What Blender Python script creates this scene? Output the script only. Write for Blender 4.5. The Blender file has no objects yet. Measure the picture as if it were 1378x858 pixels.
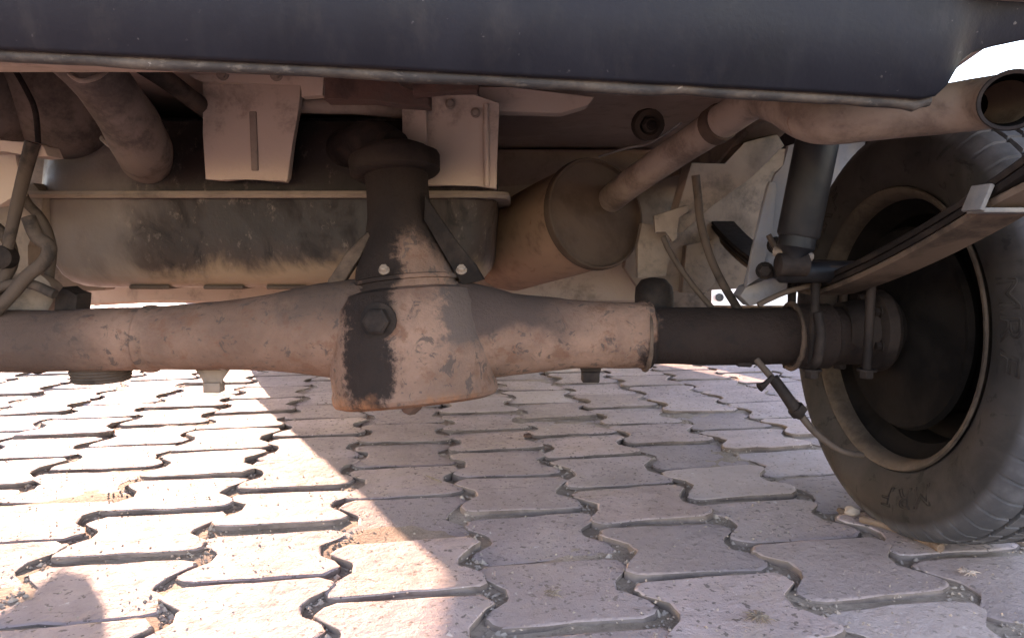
import bpy, bmesh, math, random
from mathutils import Vector, Matrix, Euler, noise

random.seed(7)
S = bpy.context.scene
COL = S.collection
R = math.radians

# ------------------------------------------------------------------ camera, sky, sun, exposure
PITCH = R(5.89); FPX = 931.0; CAM_Z = 0.375
cam_d = bpy.data.cameras.new('camera'); cam = bpy.data.objects.new('camera', cam_d); COL.objects.link(cam)
cam.location = (0, 0, CAM_Z); cam.rotation_euler = (math.pi/2 - PITCH, 0, 0)
cam_d.sensor_width = 36; cam_d.lens = 36*FPX/1378; cam_d.clip_start = 0.02; cam_d.clip_end = 2000
S.camera = cam

SUN_EL = R(15.0); SUN_DIR = Vector((-0.52, 0.855, 0)).normalized()      # ahead and to the left, low
sv = Vector((SUN_DIR.x*math.cos(SUN_EL), SUN_DIR.y*math.cos(SUN_EL), math.sin(SUN_EL)))
w = bpy.data.worlds.new('World'); S.world = w; w.use_nodes = True
nt = w.node_tree; nt.nodes.clear()
sky = nt.nodes.new('ShaderNodeTexSky'); sky.sky_type = 'NISHITA'; sky.sun_disc = False
sky.sun_elevation = SUN_EL; sky.sun_rotation = math.atan2(SUN_DIR.x, SUN_DIR.y)
sky.dust_density = 0.4; sky.air_density = 1.0
bg = nt.nodes.new('ShaderNodeBackground'); bg.inputs['Strength'].default_value = 0.15
wo = nt.nodes.new('ShaderNodeOutputWorld')
wb = nt.nodes.new('ShaderNodeMix'); wb.data_type = 'RGBA'; wb.blend_type = 'MULTIPLY'; wb.inputs[0].default_value = 1.0
wb.inputs[7].default_value = (1.22, 1.0, 0.97, 1)          # the phone's warm-mauve white balance, even over the whole sky
nt.links.new(sky.outputs[0], wb.inputs[6]); nt.links.new(wb.outputs[2], bg.inputs[0]); nt.links.new(bg.outputs[0], wo.inputs[0])
sun_d = bpy.data.lights.new('sun', 'SUN'); sun_d.energy = 3.6; sun_d.angle = R(0.55); sun_d.color = (1.0, 0.69, 0.53)
sun = bpy.data.objects.new('sun', sun_d); COL.objects.link(sun); sun.location = (-3, 5, 3)
sun.rotation_euler = sv.to_track_quat('Z', 'Y').to_euler()
S.view_settings.view_transform = 'Standard'; S.view_settings.look = 'None'
S.view_settings.gamma = 1.0; S.view_settings.use_curve_mapping = False
S.view_settings.exposure = 3.3
S.cycles.max_bounces = 7; S.cycles.diffuse_bounces = 6; S.cycles.use_adaptive_sampling = True; S.cycles.adaptive_threshold = 0.02; S.cycles.use_denoising = True

# ------------------------------------------------------------------ helpers
CT, ST = math.cos(PITCH), math.sin(PITCH)
def ray(px, py):
    u = px-689.0; v = py-429.0
    return Vector((u, FPX*CT - v*ST, -FPX*ST - v*CT))
def P(px, py, Y):
    d = ray(px, py); return Vector((0, 0, CAM_Z)) + d*(Y/d.y)
def G(px, py, z=0.0):
    d = ray(px, py); return Vector((0, 0, CAM_Z)) + d*((CAM_Z-z)/-d.z)

WLOC = {}
def tag(o, label, cat=None, group=None, kind=None):
    o['label'] = label
    if cat: o['category'] = cat
    if group: o['group'] = group
    if kind: o['kind'] = kind
    return o
def empty(name, loc, parent=None):
    o = bpy.data.objects.new(name, None); COL.objects.link(o); o.empty_display_size = 0.1
    loc = Vector(loc); WLOC[o] = loc
    if parent: o.parent = parent; o.location = loc - WLOC[parent]
    else: o.location = loc
    return o
def link_mesh(name, me, mat, parent=None, origin=(0, 0, 0), rot=None):
    o = bpy.data.objects.new(name, me); COL.objects.link(o)
    if mat and not me.materials: me.materials.append(mat)
    org = Vector(origin); WLOC[o] = org
    if parent: o.parent = parent; o.location = org - WLOC[parent]
    else: o.location = org
    if rot: o.rotation_euler = rot
    return o
def finish(name, bm, mat, parent=None, origin=None, smooth=40):
    """bm in world coordinates -> one mesh object whose origin is its middle"""
    bmesh.ops.recalc_face_normals(bm, faces=bm.faces)
    if origin is None:
        lo = Vector((min(v.co.x for v in bm.verts), min(v.co.y for v in bm.verts), min(v.co.z for v in bm.verts)))
        hi = Vector((max(v.co.x for v in bm.verts), max(v.co.y for v in bm.verts), max(v.co.z for v in bm.verts)))
        origin = (lo+hi)/2
    origin = Vector(origin)
    bmesh.ops.translate(bm, verts=bm.verts, vec=-origin)
    me = bpy.data.meshes.new(name); bm.to_mesh(me); bm.free()
    if smooth:
        for p in me.polygons: p.use_smooth = True
        me.set_sharp_from_angle(angle=R(smooth))
    return link_mesh(name, me, mat, parent, origin)

def basis(d):
    d = Vector(d).normalized()
    a = Vector((0, 0, 1)) if abs(d.z) < 0.9 else Vector((0, 1, 0))
    x = d.cross(a).normalized(); y = d.cross(x).normalized()
    return x, y
def ring_faces(bm, A, B, close=True):
    n = len(A)
    for i in range(n if close else n-1):
        bm.faces.new((A[i], A[(i+1) % n], B[(i+1) % n], B[i]))
def add_lathe(bm, prof, org, axis, segs=40, cap0=True, cap1=True, wob=0.0, seed=0):
    """prof: (height along axis, radius)"""
    axis = Vector(axis).normalized(); org = Vector(org); x, y = basis(axis)
    rings = []
    for h, r in prof:
        rg = []
        for i in range(segs):
            a = 2*math.pi*i/segs
            rr = r
            if wob: rr += wob*noise.noise(Vector((math.cos(a)*2+seed, math.sin(a)*2, h*25)))
            rg.append(bm.verts.new(org + axis*h + (x*math.cos(a)+y*math.sin(a))*rr))
        rings.append(rg)
    for A, B in zip(rings, rings[1:]): ring_faces(bm, A, B)
    if cap0: bm.faces.new(rings[0])
    if cap1: bm.faces.new(rings[-1])
    return bm
def smooth_path(pts, n=8):
    pts = [Vector(p) for p in pts]; out = []
    for i in range(len(pts)-1):
        p0 = pts[max(i-1, 0)]; p1 = pts[i]; p2 = pts[i+1]; p3 = pts[min(i+2, len(pts)-1)]
        for k in range(n):
            t = k/n
            out.append(0.5*((2*p1)+(p2-p0)*t+(2*p0-5*p1+4*p2-p3)*t*t+(3*p1-p0-3*p2+p3)*t**3))
    out.append(pts[-1]); return out
def add_tube(bm, pts, rad, segs=14, n=8, cap=True, wob=0.0, seed=0):
    """rad: number or list matching pts"""
    path = smooth_path(pts, n) if n > 1 else [Vector(p) for p in pts]
    m = len(path)
    rings = []
    x = None
    for i, p in enumerate(path):
        d = (path[min(i+1, m-1)]-path[max(i-1, 0)]).normalized()
        if x is None: x, y = basis(d)
        else:
            x = (x - d*x.dot(d)).normalized(); y = d.cross(x).normalized()
        if isinstance(rad, (list, tuple)):
            t = i/(m-1)*(len(rad)-1); k = min(int(t), len(rad)-2); r = rad[k]+(rad[k+1]-rad[k])*(t-k)
        else: r = rad
        rg = []
        for j in range(segs):
            a = 2*math.pi*j/segs
            q = p + (x*math.cos(a)+y*math.sin(a))*r
            if wob: q += (q-p).normalized()*wob*noise.noise(q*22+Vector((seed, 0, 0)))
            rg.append(bm.verts.new(q))
        rings.append(rg)
    for A, B in zip(rings, rings[1:]): ring_faces(bm, A, B)
    if cap: bm.faces.new(rings[0]); bm.faces.new(rings[-1])
    return bm
def add_box(bm, c, size, rot=(0, 0, 0), bevel=0.0, seg=2):
    m = Matrix.Translation(Vector(c)) @ Euler(rot).to_matrix().to_4x4() @ Matrix.Diagonal((size[0], size[1], size[2], 1))
    r = bmesh.ops.create_cube(bm, size=1.0, matrix=m)
    if bevel:
        es = list({e for v in r['verts'] for e in v.link_edges})
        bmesh.ops.bevel(bm, geom=es, offset=bevel, segments=seg, profile=0.5, affect='EDGES')
    return bm
def add_plate(bm, pts, thick, bevel=0.0):
    """pts: 3-D outline of the near face, pushed away from the viewer (+Y) by thick"""
    A = [bm.verts.new(Vector(p)) for p in pts]
    B = [bm.verts.new(Vector(p)+Vector((0, thick, 0))) for p in pts]
    f1 = bm.faces.new(A); f2 = bm.faces.new(list(reversed(B)))
    fs = []
    n = len(A)
    for i in range(n): fs.append(bm.faces.new((A[i], B[i], B[(i+1) % n], A[(i+1) % n])))
    if bevel:
        bmesh.ops.bevel(bm, geom=list(f1.edges), offset=bevel, segments=2, profile=0.5, affect='EDGES')
    return bm
def hexbolt(name, c, axis, r, h, mat, parent):
    bm = bmesh.new(); axis = Vector(axis).normalized()
    add_lathe(bm, [(0, r*1.35), (h*0.25, r*1.35)], c, axis, 16)
    add_lathe(bm, [(h*0.25, r), (h*0.9, r), (h, r*0.8)], c, axis, 6)
    return finish(name, bm, mat, parent, smooth=25)

# ------------------------------------------------------------------ materials
class NB:
    def __init__(s, name):
        s.m = bpy.data.materials.new(name); s.m.use_nodes = True
        s.t = s.m.node_tree; s.t.nodes.clear()
        s.out = s.t.nodes.new('ShaderNodeOutputMaterial'); s.b = s.t.nodes.new('ShaderNodeBsdfPrincipled')
        s.t.links.new(s.b.outputs[0], s.out.inputs[0])
        s.tc = s.t.nodes.new('ShaderNodeTexCoord')
    def lk(s, a, b): s.t.links.new(a, b)
    def coord(s, scale=(1, 1, 1), loc=(0, 0, 0), rnd=False):
        mp = s.t.nodes.new('ShaderNodeMapping'); mp.inputs['Scale'].default_value = scale; mp.inputs['Location'].default_value = loc
        s.lk(s.tc.outputs['Object'], mp.inputs['Vector'])
        if rnd:
            oi = s.t.nodes.new('ShaderNodeObjectInfo'); mul = s.t.nodes.new('ShaderNodeVectorMath'); mul.operation = 'ADD'
            sc = s.t.nodes.new('ShaderNodeMath'); sc.operation = 'MULTIPLY'; sc.inputs[1].default_value = 37.0
            s.lk(oi.outputs['Random'], sc.inputs[0]); s.lk(mp.outputs[0], mul.inputs[0]); s.lk(sc.outputs[0], mul.inputs[1])
            return mul.outputs[0]
        return mp.outputs[0]
    def noise(s, scale, vec=None, detail=6, rough=0.6, dist=0.0):
        n = s.t.nodes.new('ShaderNodeTexNoise'); n.inputs['Scale'].default_value = scale; n.inputs['Detail'].default_value = detail
        n.inputs['Roughness'].default_value = rough; n.inputs['Distortion'].default_value = dist
        s.lk(vec if vec is not None else s.tc.outputs['Object'], n.inputs['Vector']); return n.outputs['Fac']
    def voro(s, scale, vec=None, feat='F1'):
        n = s.t.nodes.new('ShaderNodeTexVoronoi'); n.inputs['Scale'].default_value = scale; n.feature = feat
        s.lk(vec if vec is not None else s.tc.outputs['Object'], n.inputs['Vector']); return n.outputs['Distance']
    def ramp(s, fac, a, b, va=0.0, vb=1.0):
        n = s.t.nodes.new('ShaderNodeMapRange'); n.inputs['From Min'].default_value = a; n.inputs['From Max'].default_value = b
        n.inputs['To Min'].default_value = va; n.inputs['To Max'].default_value = vb; n.interpolation_type = 'SMOOTHSTEP'
        s.lk(fac, n.inputs['Value']); return n.outputs['Result']
    def math(s, op, a, b=None):
        n = s.t.nodes.new('ShaderNodeMath'); n.operation = op
        for i, q in enumerate((a, b)):
            if q is None: continue
            if isinstance(q, (int, float)): n.inputs[i].default_value = q
            else: s.lk(q, n.inputs[i])
        return n.outputs[0]
    def mix(s, fac, a, b, mode='MIX'):
        n = s.t.nodes.new('ShaderNodeMix'); n.data_type = 'RGBA'; n.blend_type = mode
        for sock, q in ((n.inputs['Factor'], fac), (n.inputs['A'], a), (n.inputs['B'], b)):
            pass
        ins = {i.identifier: i for i in n.inputs}
        fs, A, B = ins['Factor_Float'], ins['A_Color'], ins['B_Color']
        for sock, q in ((fs, fac), (A, a), (B, b)):
            if isinstance(q, (int, float)): sock.default_value = q
            elif isinstance(q, (tuple, list)): sock.default_value = (*q[:3], 1)
            else: s.lk(q, sock)
        return [o for o in n.outputs if o.identifier == 'Result_Color'][0]
    def sep(s, vec=None):
        n = s.t.nodes.new('ShaderNodeSeparateXYZ'); s.lk(vec if vec is not None else s.tc.outputs['Object'], n.inputs[0]); return n.outputs
    def bump(s, h, strength=0.3, dist=0.01, prev=None):
        n = s.t.nodes.new('ShaderNodeBump'); n.inputs['Strength'].default_value = strength; n.inputs['Distance'].default_value = dist
        s.lk(h, n.inputs['Height'])
        if prev is not None: s.lk(prev, n.inputs['Normal'])
        return n.outputs[0]
    def set(s, col, rough=0.8, metal=0.0, normal=None, spec=0.3):
        if isinstance(col, (tuple, list)): s.b.inputs['Base Color'].default_value = (*col[:3], 1)
        else: s.lk(col, s.b.inputs['Base Color'])
        if isinstance(rough, (int, float)): s.b.inputs['Roughness'].default_value = rough
        else: s.lk(rough, s.b.inputs['Roughness'])
        s.b.inputs['Metallic'].default_value = metal; s.b.inputs['Specular IOR Level'].default_value = spec
        if normal is not None: s.lk(normal, s.b.inputs['Normal'])
        return s.m

def dusty(name, base, dust, amt=0.5, scale=9.0, rough=0.75, grime=None, grime_amt=0.3, grime_scale=14.0, rust=None, rust_amt=0.2,
          stretch=(1, 1, 1), bump=0.25, fine=180.0, spec=0.25, extra=None):
    """base paint under drifting dust, blots of grime and rust"""
    k = NB(name); v = k.coord(stretch, loc=(random.random()*5, random.random()*5, random.random()*5))
    n1 = k.noise(scale, v, 8, 0.62, 0.4)
    c = k.mix(k.ramp(n1, 0.62-amt*0.5, 0.78-amt*0.5), base, dust)
    if grime:
        n2 = k.noise(grime_scale, v, 8, 0.72, 0.15)
        c = k.mix(k.math('MULTIPLY', k.ramp(n2, 0.62-grime_amt*0.45, 0.80-grime_amt*0.45), 0.8), c, grime)
    if rust:
        n3 = k.noise(grime_scale*1.9, v, 6, 0.7, 1.2)
        c = k.mix(k.math('MULTIPLY', k.ramp(n3, 0.68-rust_amt*0.4, 0.74-rust_amt*0.4), 0.9), c, rust)
    f = k.noise(fine, None, 4, 0.7)
    c = k.mix(k.ramp(f, 0.3, 0.75, 0.0, 0.35), c, dust)
    if extra: c = extra(k, c)
    nb = k.bump(f, bump, 0.0016); nb = k.bump(k.noise(scale*4, v, 6, 0.6), bump, 0.004, nb)
    return k.set(c, rough, 0.0, nb, spec)

DUST = (0.26, 0.195, 0.145); DUSTP = (0.345, 0.262, 0.205); GRIME = (0.045, 0.036, 0.03); RUST = (0.20, 0.085, 0.045)

def mat_paver():
    k = NB('concrete_block'); v = k.coord(rnd=True)
    gp = k.t.nodes.new('ShaderNodeNewGeometry').outputs['Position']
    n1 = k.noise(7, v, 8, 0.65, 0.3); n2 = k.noise(60, v, 6, 0.72); n4 = k.noise(5.5, gp, 8, 0.66, 0.8)
    c = k.mix(k.ramp(n1, 0.3, 0.72), (0.272, 0.201, 0.180), (0.396, 0.296, 0.266))
    c = k.mix(k.ramp(n4, 0.50, 0.66, 0, 0.75), c, (0.345, 0.256, 0.205))                      # sand trodden over the blocks
    c = k.mix(k.ramp(n2, 0.54, 0.72, 0, 0.6), c, (0.165, 0.126, 0.108))
    c = k.mix(k.ramp(k.noise(130, v, 3, 0.55), 0.60, 0.66, 0, 0.85), c, (0.105, 0.078, 0.062))  # pits and chips
    c = k.mix(k.ramp(k.noise(95, v, 2, 0.5, 0.5), 0.70, 0.74, 0, 0.6), c, (0.55, 0.48, 0.42))
    c = k.mix(k.ramp(k.noise(22, k.coord((0.5, 1.6, 1), rnd=True), 6, 0.75, 1.5), 0.60, 0.68, 0, 0.5), c, (0.17, 0.13, 0.108))
    oi = k.t.nodes.new('ShaderNodeObjectInfo')
    c = k.mix(k.ramp(oi.outputs['Random'], 0.35, 1.0, 0.0, 0.5), c, (0.210, 0.155, 0.134)); c = k.mix(k.ramp(oi.outputs['Random'], 0.30, 0.0, 0.0, 0.45), c, (0.43, 0.335, 0.285))
    nb = k.bump(k.noise(300, v, 3, 0.7), 0.6, 0.0016); nb = k.bump(n2, 0.6, 0.006, nb); nb = k.bump(n1, 0.5, 0.016, nb)
    return k.set(c, k.ramp(n2, 0.3, 0.7, 0.70, 0.88), 0, nb, 0.22)
def mat_sand():
    k = NB('joint_sand'); n1 = k.noise(14, None, 7, 0.65); n2 = k.noise(170, None, 4, 0.7)
    c = k.mix(k.ramp(n1, 0.3, 0.7), (0.22, 0.160, 0.115), (0.33, 0.25, 0.188))
    c = k.mix(k.ramp(n2, 0.5, 0.75, 0, 0.7), c, (0.13, 0.095, 0.07))
    nb = k.bump(n2, 0.7, 0.004); return k.set(c, 0.95, 0, nb, 0.1)
def mat_ground():
    k = NB('far_paving'); br = k.t.nodes.new('ShaderNodeTexBrick'); br.inputs['Scale'].default_value = 1.0
    br.inputs['Brick Width'].default_value = 0.172; br.inputs['Row Height'].default_value = 0.152; br.inputs['Mortar Size'].default_value = 0.006
    br.inputs['Color1'].default_value = (0.38, 0.34, 0.31, 1); br.inputs['Color2'].default_value = (0.33, 0.29, 0.26, 1); br.inputs['Mortar'].default_value = (0.22, 0.17, 0.13, 1)
    mp = k.t.nodes.new('ShaderNodeMapping'); mp.inputs['Rotation'].default_value = (0, 0, R(-9)); k.lk(k.tc.outputs['Object'], mp.inputs[0]); k.lk(mp.outputs[0], br.inputs['Vector'])
    c = k.mix(k.ramp(k.noise(3, None, 6), 0.35, 0.7, 0, 0.5), br.outputs['Color'], (0.41, 0.33, 0.26))
    return k.set(c, 0.95, 0, None, 0.1)
def mat_bumper():
    k = NB('slate_bumper_paint'); v = k.coord((1, 1, 1))
    n1 = k.noise(6, v, 7, 0.6, 0.6)
    c = k.mix(k.ramp(n1, 0.35, 0.7), (0.0052, 0.0048, 0.0078), (0.0092, 0.0085, 0.0130))
    c = k.mix(k.ramp(k.noise(11, k.coord((1, 1, 1.4)), 3, 0.4), 0.60, 0.66, 0, 0.5), c, (0.0060, 0.0055, 0.0072))   # wiped patches
    c = k.mix(k.ramp(k.noise(60, k.coord((1, 1, 0.10)), 4, 0.6), 0.52, 0.76, 0, 0.16), c, (0.030, 0.027, 0.028))
    dst = k.noise(35, k.coord((1, 1, 0.35)), 5, 0.7); c = k.mix(k.ramp(dst, 0.5, 0.8, 0, 0.35), c, (0.034, 0.028, 0.026))
    sp = k.noise(210, v, 2, 0.5); gate = k.ramp(k.noise(9, v, 3), 0.4, 0.65)
    c = k.mix(k.math('MULTIPLY', k.math('MULTIPLY', k.ramp(sp, 0.70, 0.76), 0.7), gate), c, (0.12, 0.105, 0.10))
    nb = k.bump(k.noise(260, v, 3, 0.6), 0.25, 0.0008)
    rg = k.ramp(n1, 0.3, 0.7, 0.5, 0.68)
    return k.set(c, rg, 0, nb, 0.22)
def mat_lip():
    k = NB('scuffed_bumper_lip'); v = k.coord((0.6, 1, 1))
    c = k.mix(k.ramp(k.noise(18, v, 7, 0.7), 0.45, 0.70), (0.017, 0.0135, 0.0130), (0.080, 0.060, 0.046))
    xl = k.ramp(k.sep()[0], 0.15, -0.35, 0.0, 0.8)
    c = k.mix(k.math('MULTIPLY', xl, k.ramp(k.noise(26, v, 7, 0.75), 0.36, 0.6)), c, (0.15, 0.115, 0.09))
    c = k.mix(k.ramp(k.noise(140, v, 4, 0.7), 0.56, 0.7, 0, 0.55), c, (0.11, 0.088, 0.072))
    ch = k.math('MULTIPLY', k.ramp(k.noise(70, k.coord((0.5, 1, 1)), 4, 0.6, 0.8), 0.63, 0.67), k.ramp(k.noise(8, v, 3), 0.46, 0.62))
    c = k.mix(ch, c, (0.30, 0.25, 0.215))
    return k.set(c, 0.7, 0, k.bump(k.noise(90, v, 5), 0.4, 0.002), 0.3)
def mat_tyre():
    k = NB('dusty_rubber'); s = k.sep()
    rr = k.math('SQRT', k.math('ADD', k.math('MULTIPLY', s[1], s[1]), k.math('MULTIPLY', s[2], s[2])))
    side = k.ramp(rr, 0.262, 0.250)                      # dried mud clings to the sidewall, the running tread is clean
    n = k.noise(10, None, 8, 0.65, 0.6)
    mud = k.mix(k.ramp(n, 0.3, 0.7), (0.0185, 0.0160, 0.0148), (0.036, 0.0305, 0.0275))
    mud = k.mix(k.ramp(k.noise(26, None, 6, 0.7, 1.0), 0.57, 0.66, 0, 0.8), mud, (0.012, 0.0100, 0.0092))
    tread = k.mix(k.ramp(k.noise(22, None, 6), 0.4, 0.7), (0.048, 0.046, 0.049), (0.085, 0.080, 0.084))
    c = k.mix(side, tread, mud)
    nb = k.bump(k.noise(120, None, 4, 0.7), 0.3, 0.0015)
    return k.set(c, 0.85, 0, nb, 0.15)

M = {}
M['paver'] = mat_paver(); M['soil_shade'] = dusty('soil_and_shade_block_side', (0.085, 0.062, 0.051), (0.155, 0.115, 0.093), 0.5, 14, 0.95, bump=0.5); M['sand'] = mat_sand(); M['ground'] = mat_ground()  # block sides: soil stain and joint shade both put into the colour
M['bumper'] = mat_bumper(); M['lip'] = mat_lip(); M['tyre'] = mat_tyre()
M['dust'] = dusty('dust_caked_steel', (0.20, 0.152, 0.118), DUSTP, 0.66, 8, grime=(0.15, 0.112, 0.086), grime_amt=0.25)
M['floor'] = dusty('floor_underseal', (0.24, 0.175, 0.145), (0.32, 0.235, 0.19), 0.45, 4, grime=(0.18, 0.13, 0.11), grime_amt=0.3)
M['rail'] = dusty('chassis_paint', (0.095, 0.072, 0.057), (0.185, 0.140, 0.108), 0.55, 6, grime=(0.06, 0.05, 0.042), grime_amt=0.3)
M['dark'] = dusty('oily_black_steel', (0.009, 0.0068, 0.0063), (0.024, 0.0170, 0.0138), 0.35, 12, 0.72, bump=0.35, spec=0.10)
M['black'] = dusty('black_paint', (0.005, 0.005, 0.0062), (0.015, 0.0125, 0.0120), 0.3, 10, 0.5, bump=0.1, spec=0.18)
M['bluegrey'] = dusty('grey_primer_bracket', (0.115, 0.113, 0.128), (0.145, 0.130, 0.124), 0.4, 10, grime=(0.08, 0.075, 0.075), grime_amt=0.25, grime_scale=30)
M['rubber'] = dusty('hose_rubber', (0.020, 0.0155, 0.0130), (0.058, 0.042, 0.032), 0.5, 20, 0.8, spec=0.12)
M['rusty'] = dusty('rusted_sheet', (0.032, 0.0180, 0.0140), (0.070, 0.037, 0.027), 0.45, 16, 0.85, grime=GRIME, grime_amt=0.4, bump=0.5)
M['muffler'] = dusty('rusty_muffler_skin', (0.150, 0.088, 0.055), (0.225, 0.140, 0.092), 0.55, 7, 0.8, grime=(0.085, 0.052, 0.033), grime_amt=0.25, rust=(0.165, 0.085, 0.042), rust_amt=0.15)
M['pipe'] = dusty('dusty_exhaust_steel', (0.130, 0.094, 0.072), (0.215, 0.162, 0.126), 0.55, 11, 0.8, grime=(0.080, 0.055, 0.041), grime_amt=0.4, rust=(0.13, 0.075, 0.048), rust_amt=0.12)
M['cap'] = dusty('muffler_end_steel', (0.048, 0.031, 0.0225), (0.072, 0.048, 0.035), 0.5, 8, 0.85, grime=(0.07, 0.048, 0.036), grime_amt=0.2, spec=0.12)
M['spring'] = dusty('dusty_spring_leaf', (0.030, 0.021, 0.016), (0.085, 0.058, 0.042), 0.5, 12, 0.8, spec=0.12)
M['letter'] = dusty('moulded_rubber', (0.0125, 0.0102, 0.0092), (0.024, 0.0195, 0.017), 0.45, 20, 0.85, spec=0.12)
M['hose'] = dusty('dusty_hose_wall', (0.060, 0.046, 0.038), (0.125, 0.096, 0.078), 0.5, 10, 0.85, grime=(0.04, 0.031, 0.026), grime_amt=0.35, spec=0.12)
M['rim'] = dusty('muddy_rim_steel', (0.034, 0.0255, 0.0195), (0.072, 0.054, 0.041), 0.55, 7, 0.75, grime=(0.024, 0.018, 0.014), grime_amt=0.45, spec=0.15)
M['rimdark'] = dusty('recess_dark', (0.0045, 0.0040, 0.0038), (0.010, 0.0082, 0.0072), 0.4, 10, 0.95, spec=0.04)  # shade inside the wheel put into a near-black colour
M['metal'] = dusty('scraped_clip_steel', (0.085, 0.078, 0.075), (0.13, 0.114, 0.102), 0.5, 20, 0.55)
M['stick'] = dusty('dry_stick', (0.075, 0.045, 0.030), (0.14, 0.095, 0.066), 0.5, 40, 0.9)
M['straw'] = dusty('dry_straw', (0.12, 0.085, 0.058), (0.19, 0.14, 0.10), 0.5, 40, 0.9)
M['stone'] = dusty('grit_stone', (0.19, 0.140, 0.108), (0.30, 0.235, 0.185), 0.5, 30, 0.95)

# axle: dust-dry middle, oil-black outer tubes, one oil leak down from the plug
XD = P(548, 440, 0.88).x; YA = 0.88; ZA = 0.266
def mat_axle(tubes=True):
    k = NB('axle_casting' if tubes else 'differential_casting'); s = k.sep()
    n = k.noise(7, None, 8, 0.65, 0.3); n2 = k.noise(16, None, 9, 0.74, 0.15); n3 = k.noise(34, None, 8, 0.76, 0.2)
    c = k.mix(k.ramp(n, 0.35, 0.65), (0.106, 0.064, 0.046), (0.186, 0.114, 0.082))
    c = k.mix(k.ramp(n2, 0.48, 0.70, 0, 0.6), c, (0.085, 0.050, 0.040))
    c = k.mix(k.ramp(n3, 0.52, 0.64, 0, 0.75), c, (0.110, 0.055, 0.034))
    c = k.mix(k.ramp(k.noise(55, k.coord((1, 1, 1), (3, 1, 2)), 5, 0.7, 0.6), 0.55, 0.63, 0, 0.8), c, (0.055, 0.042, 0.036))
    n5 = k.noise(85, None, 5, 0.7, 0.5)
    c = k.mix(k.ramp(n5, 0.45, 0.75, 0, 0.40), c, (0.125, 0.085, 0.066))
    wx = k.math('ADD', s[0], k.math('ADD', k.ramp(n2, 0.2, 0.8, -0.024, 0.024), k.ramp(n5, 0.2, 0.8, -0.010, 0.010)))
    wz = k.math('ADD', s[2], k.ramp(n, 0.2, 0.8, -0.03, 0.03))
    oil = (0.040, 0.031, 0.028)
    if tubes:
        blackR = k.ramp(wx, 0.293, 0.318)                      # painted-black right tube
        c = k.mix(k.math('MULTIPLY', blackR, 0.93), c, (0.0085, 0.0060, 0.0055))
        sootL = k.math('MULTIPLY', k.ramp(wx, -0.33, -0.42, 0, 0.75), 1.0)
        c = k.mix(sootL, c, (0.044, 0.032, 0.027))
        # soot film lying along the top right of the casing
        film = k.math('MULTIPLY', k.math('MULTIPLY', k.ramp(wx, 0.055, 0.075), k.ramp(wx, 0.27, 0.16)), k.ramp(k.math('ADD', wz, k.math('MULTIPLY', s[0], -0.08)), -0.012, 0.014, 0, 0.92))
        c = k.mix(film, c, (0.046, 0.033, 0.029))
        filmL = k.math('MULTIPLY', k.math('MULTIPLY', k.ramp(wx, -0.19, -0.12), k.ramp(wx, -0.02, -0.05)), k.ramp(wz, 0.002, 0.030, 0, 0.7))
        c = k.mix(filmL, c, (0.055, 0.040, 0.033))
    else:
        leak = k.math('MULTIPLY', k.ramp(k.math('ABSOLUTE', k.math('ADD', wx, 0.034)), 0.040, 0.020), k.ramp(s[1], 0.0, -0.02))
        c = k.mix(k.math('MULTIPLY', leak, 0.95), c, (0.013, 0.0095, 0.0085))
        r_ = k.math('MULTIPLY', k.ramp(wz, -0.062, -0.085, 0, 0.8), k.ramp(n3, 0.35, 0.55))
        c = k.mix(r_, c, (0.22, 0.10, 0.05))
        up = k.ramp(k.math('ADD', wz, k.math('MULTIPLY', k.math('ABSOLUTE', k.math('ADD', s[0], -0.012)), 0.75)), 0.110, 0.145)   # oil flung off the seal over the neck
        c = k.mix(k.math('MULTIPLY', up, 0.95), c, (0.013, 0.0092, 0.0082))
        sideg = k.math('MULTIPLY', k.ramp(wx, 0.045, 0.065, 0, 0.92), k.ramp(wz, -0.012, 0.012))
        c = k.mix(sideg, c, (0.075, 0.056, 0.048))
    nb = k.bump(k.noise(190, None, 5, 0.75), 0.6, 0.0022); nb = k.bump(n5, 0.5, 0.004, nb); nb = k.bump(n2, 0.5, 0.006, nb)
    return k.set(c, 0.85, 0, nb, 0.12)
M['axle'] = mat_axle(True); M['diff'] = mat_axle(False)

def mat_tank():
    k = NB('tank_steel'); s = k.sep(); v = k.coord((1, 1, 0.6))
    n = k.noise(6, v, 8, 0.65, 0.6); n2 = k.noise(20, v, 7, 0.7, 1.0)
    c = k.mix(k.ramp(n, 0.35, 0.68), (0.027, 0.0175, 0.0138), (0.049, 0.0325, 0.0255))
    c = k.mix(k.ramp(n2, 0.52, 0.64, 0, 0.75), c, (0.013, 0.0098, 0.0085))
    wz = k.math('ADD', s[2], k.ramp(n, 0.2, 0.8, -0.035, 0.035))
    wx = k.math('ADD', s[0], k.ramp(n, 0.2, 0.8, -0.09, 0.09))
    splash = k.ramp(wz, -0.092, -0.126, 0, 0.9)               # dried splash line along the bottom
    c = k.mix(splash, c, (0.19, 0.128, 0.082))
    tar = k.math('MULTIPLY', k.math('MULTIPLY', k.ramp(wx, -0.22, -0.04), k.ramp(wx, 0.34, 0.16)), k.ramp(wz, -0.108, -0.06, 0, 0.8))
    c = k.mix(tar, c, (0.0125, 0.0092, 0.0080))
    c = k.mix(k.ramp(wx, -0.12, -0.27, 0, 0.8), c, (0.150, 0.117, 0.100))  # left highlight painted in: paler colour for the sky's sheen
    c = k.mix(k.ramp(k.noise(70, v, 6, 0.75), 0.55, 0.75, 0, 0.6), c, (0.16, 0.118, 0.092))
    nb = k.bump(k.noise(160, None, 4, 0.7), 0.35, 0.0014)
    rg = k.ramp(n2, 0.4, 0.7, 0.42, 0.75)
    return k.set(c, rg, 0.0, nb, 0.2)
M['tank'] = mat_tank()

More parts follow.
